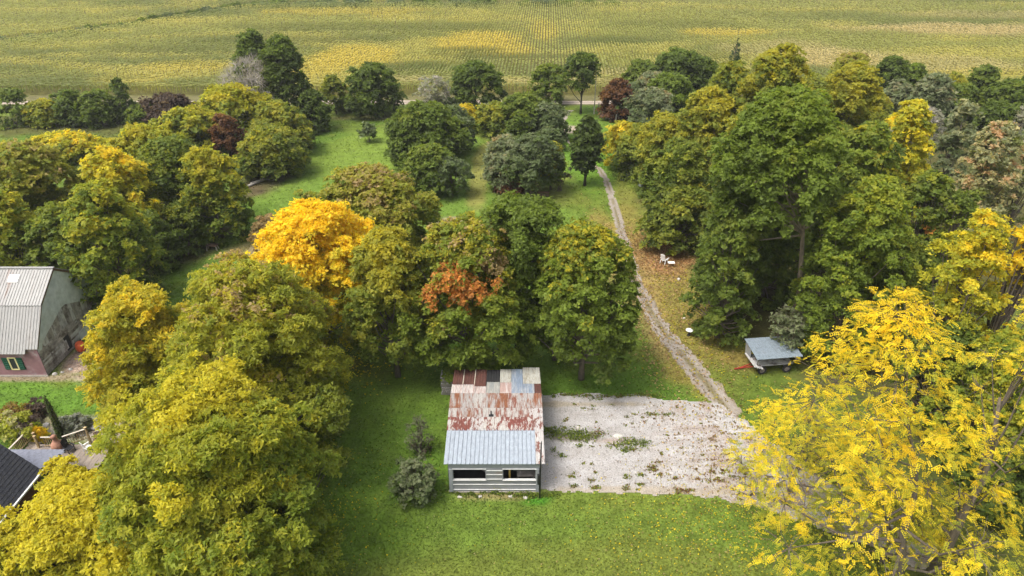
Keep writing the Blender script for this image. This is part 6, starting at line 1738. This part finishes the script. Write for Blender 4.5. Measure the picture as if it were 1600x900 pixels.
weed(18.42, 41.76, 0.69, 0.18, 22, ['rust', 'br', 'tan'], 0.06)
weed(16.67, 38.03, 0.60, 0.18, 22, ['rust', 'br', 'tan'], 0.06)
weed(20.21, 37.24, 0.75, 0.15, 22, ['rust', 'br', 'tan'], 0.06)
weed(21.69, 41.52, 0.45, 0.20, 22, ['rust', 'br', 'tan'], 0.06)
weed(19.12, 35.50, 0.78, 0.15, 22, ['rust', 'br', 'tan'], 0.06)
weed(15.09, 37.45, 0.76, 0.15, 22, ['rust', 'br', 'tan'], 0.06)
weed(17.10, 36.28, 0.79, 0.15, 22, ['rust', 'br', 'tan'], 0.06)
weed(16.11, 41.80, 0.72, 0.20, 22, ['rust', 'br', 'tan'], 0.06)
weed(18.62, 40.41, 0.71, 0.20, 22, ['rust', 'br', 'tan'], 0.06)
weed(16.71, 41.09, 0.41, 0.17, 22, ['rust', 'br', 'tan'], 0.06)
weed(-4.29, 34.86, 0.35, 0.18, 30, ['gr', 'lu', 'dk'], 0.18)
weed(-3.82, 34.73, 0.28, 0.18, 30, ['gr', 'lu', 'dk'], 0.18)
weed(-3.36, 34.59, 0.28, 0.18, 30, ['gr', 'lu', 'dk'], 0.18)
weed(-2.91, 34.71, 0.28, 0.18, 30, ['gr', 'lu', 'dk'], 0.18)
weed(-2.45, 34.53, 0.35, 0.18, 30, ['gr', 'lu', 'dk'], 0.18)
weed(-2.01, 34.86, 0.35, 0.18, 30, ['gr', 'lu', 'dk'], 0.18)
weed(-1.55, 34.81, 0.35, 0.18, 30, ['gr', 'lu', 'dk'], 0.18)
weed(-1.09, 34.82, 0.28, 0.18, 30, ['gr', 'lu', 'dk'], 0.18)
weed(-0.64, 34.67, 0.35, 0.18, 30, ['gr', 'lu', 'dk'], 0.18)
weed(-0.18, 34.80, 0.28, 0.18, 30, ['gr', 'lu', 'dk'], 0.18)
weed(0.27, 34.63, 0.35, 0.18, 30, ['gr', 'lu', 'dk'], 0.18)
weed(0.73, 34.69, 0.28, 0.18, 30, ['gr', 'lu', 'dk'], 0.18)
weed(1.18, 34.67, 0.35, 0.18, 30, ['gr', 'lu', 'dk'], 0.18)
weed(1.63, 34.57, 0.35, 0.18, 30, ['gr', 'lu', 'dk'], 0.18)
weed(-1.01, 34.99, 0.35, 0.24, 60, ['gr', 'lu', 'dk'], 0.40)
weed(1.36, 34.52, 1.10, 0.30, 160, ['gr', 'lu', 'dk'], 0.30)
weed(-4.59, 35.18, 0.40, 0.36, 50, ['gr', 'lu', 'dk'], 0.30)
weed(2.50, 34.63, 1.00, 0.24, 120, ['gr', 'lu', 'dk'], 0.20)
o = quads_object('weeds', np.concatenate(Vs), np.clip(np.concatenate(Cs), .01, .7), LEAF); tag(o, 'low green and rusty weeds growing through the gravel pad', kind='stuff')

# loose stones over the gravel
n = 5200
X = rng.uniform(2, 24, n); Y = rng.uniform(33, 45, n)
k = pad_keep(X, Y); X, Y = X[k], Y[k]; n = len(X)
N = rng.normal(size=(n, 3)) * .5 + np.array([0, 0, 1.0])
V = make_leaves(np.stack([X, Y, np.full(n, .045)], 1), N, .07, .8, rng, fold=.5)
C = np.array((.42, .40, .38)) * rng.uniform(.35, 1.35, n)[:, None] * np.array((1, .97, .94))
o = quads_object('pebbles', V, C, GRAVEL); tag(o, 'loose stones on the gravel pad', kind='stuff')

# ------------------------------------------------------------------ thin autumn haze
b = MB(); b.box((0, 190, 20.0), (1000, 620, 44)); hz = b.build('haze', [])
hm = bpy.data.materials.new('haze'); hm.use_nodes = True
for nd in list(hm.node_tree.nodes):
    if nd.type == 'BSDF_PRINCIPLED': hm.node_tree.nodes.remove(nd)
pv = hm.node_tree.nodes.new('ShaderNodeVolumePrincipled')
pv.inputs['Color'].default_value = (.93, .94, .95, 1); pv.inputs['Density'].default_value = .0002; pv.inputs['Anisotropy'].default_value = .2
hm.node_tree.links.new(pv.outputs[0], hm.node_tree.nodes['Material Output'].inputs['Volume'])
hz.data.materials.append(hm)
tag(hz, 'thin pale haze over the fields', kind='stuff')


print('quads in foliage', NLEAF[0], 'triangles', sum(len(o.data.loop_triangles) or sum(len(p.vertices) - 2 for p in o.data.polygons) if False else len(o.data.loops) - 2 * len(o.data.polygons) for o in SC.objects if o.type == 'MESH'))
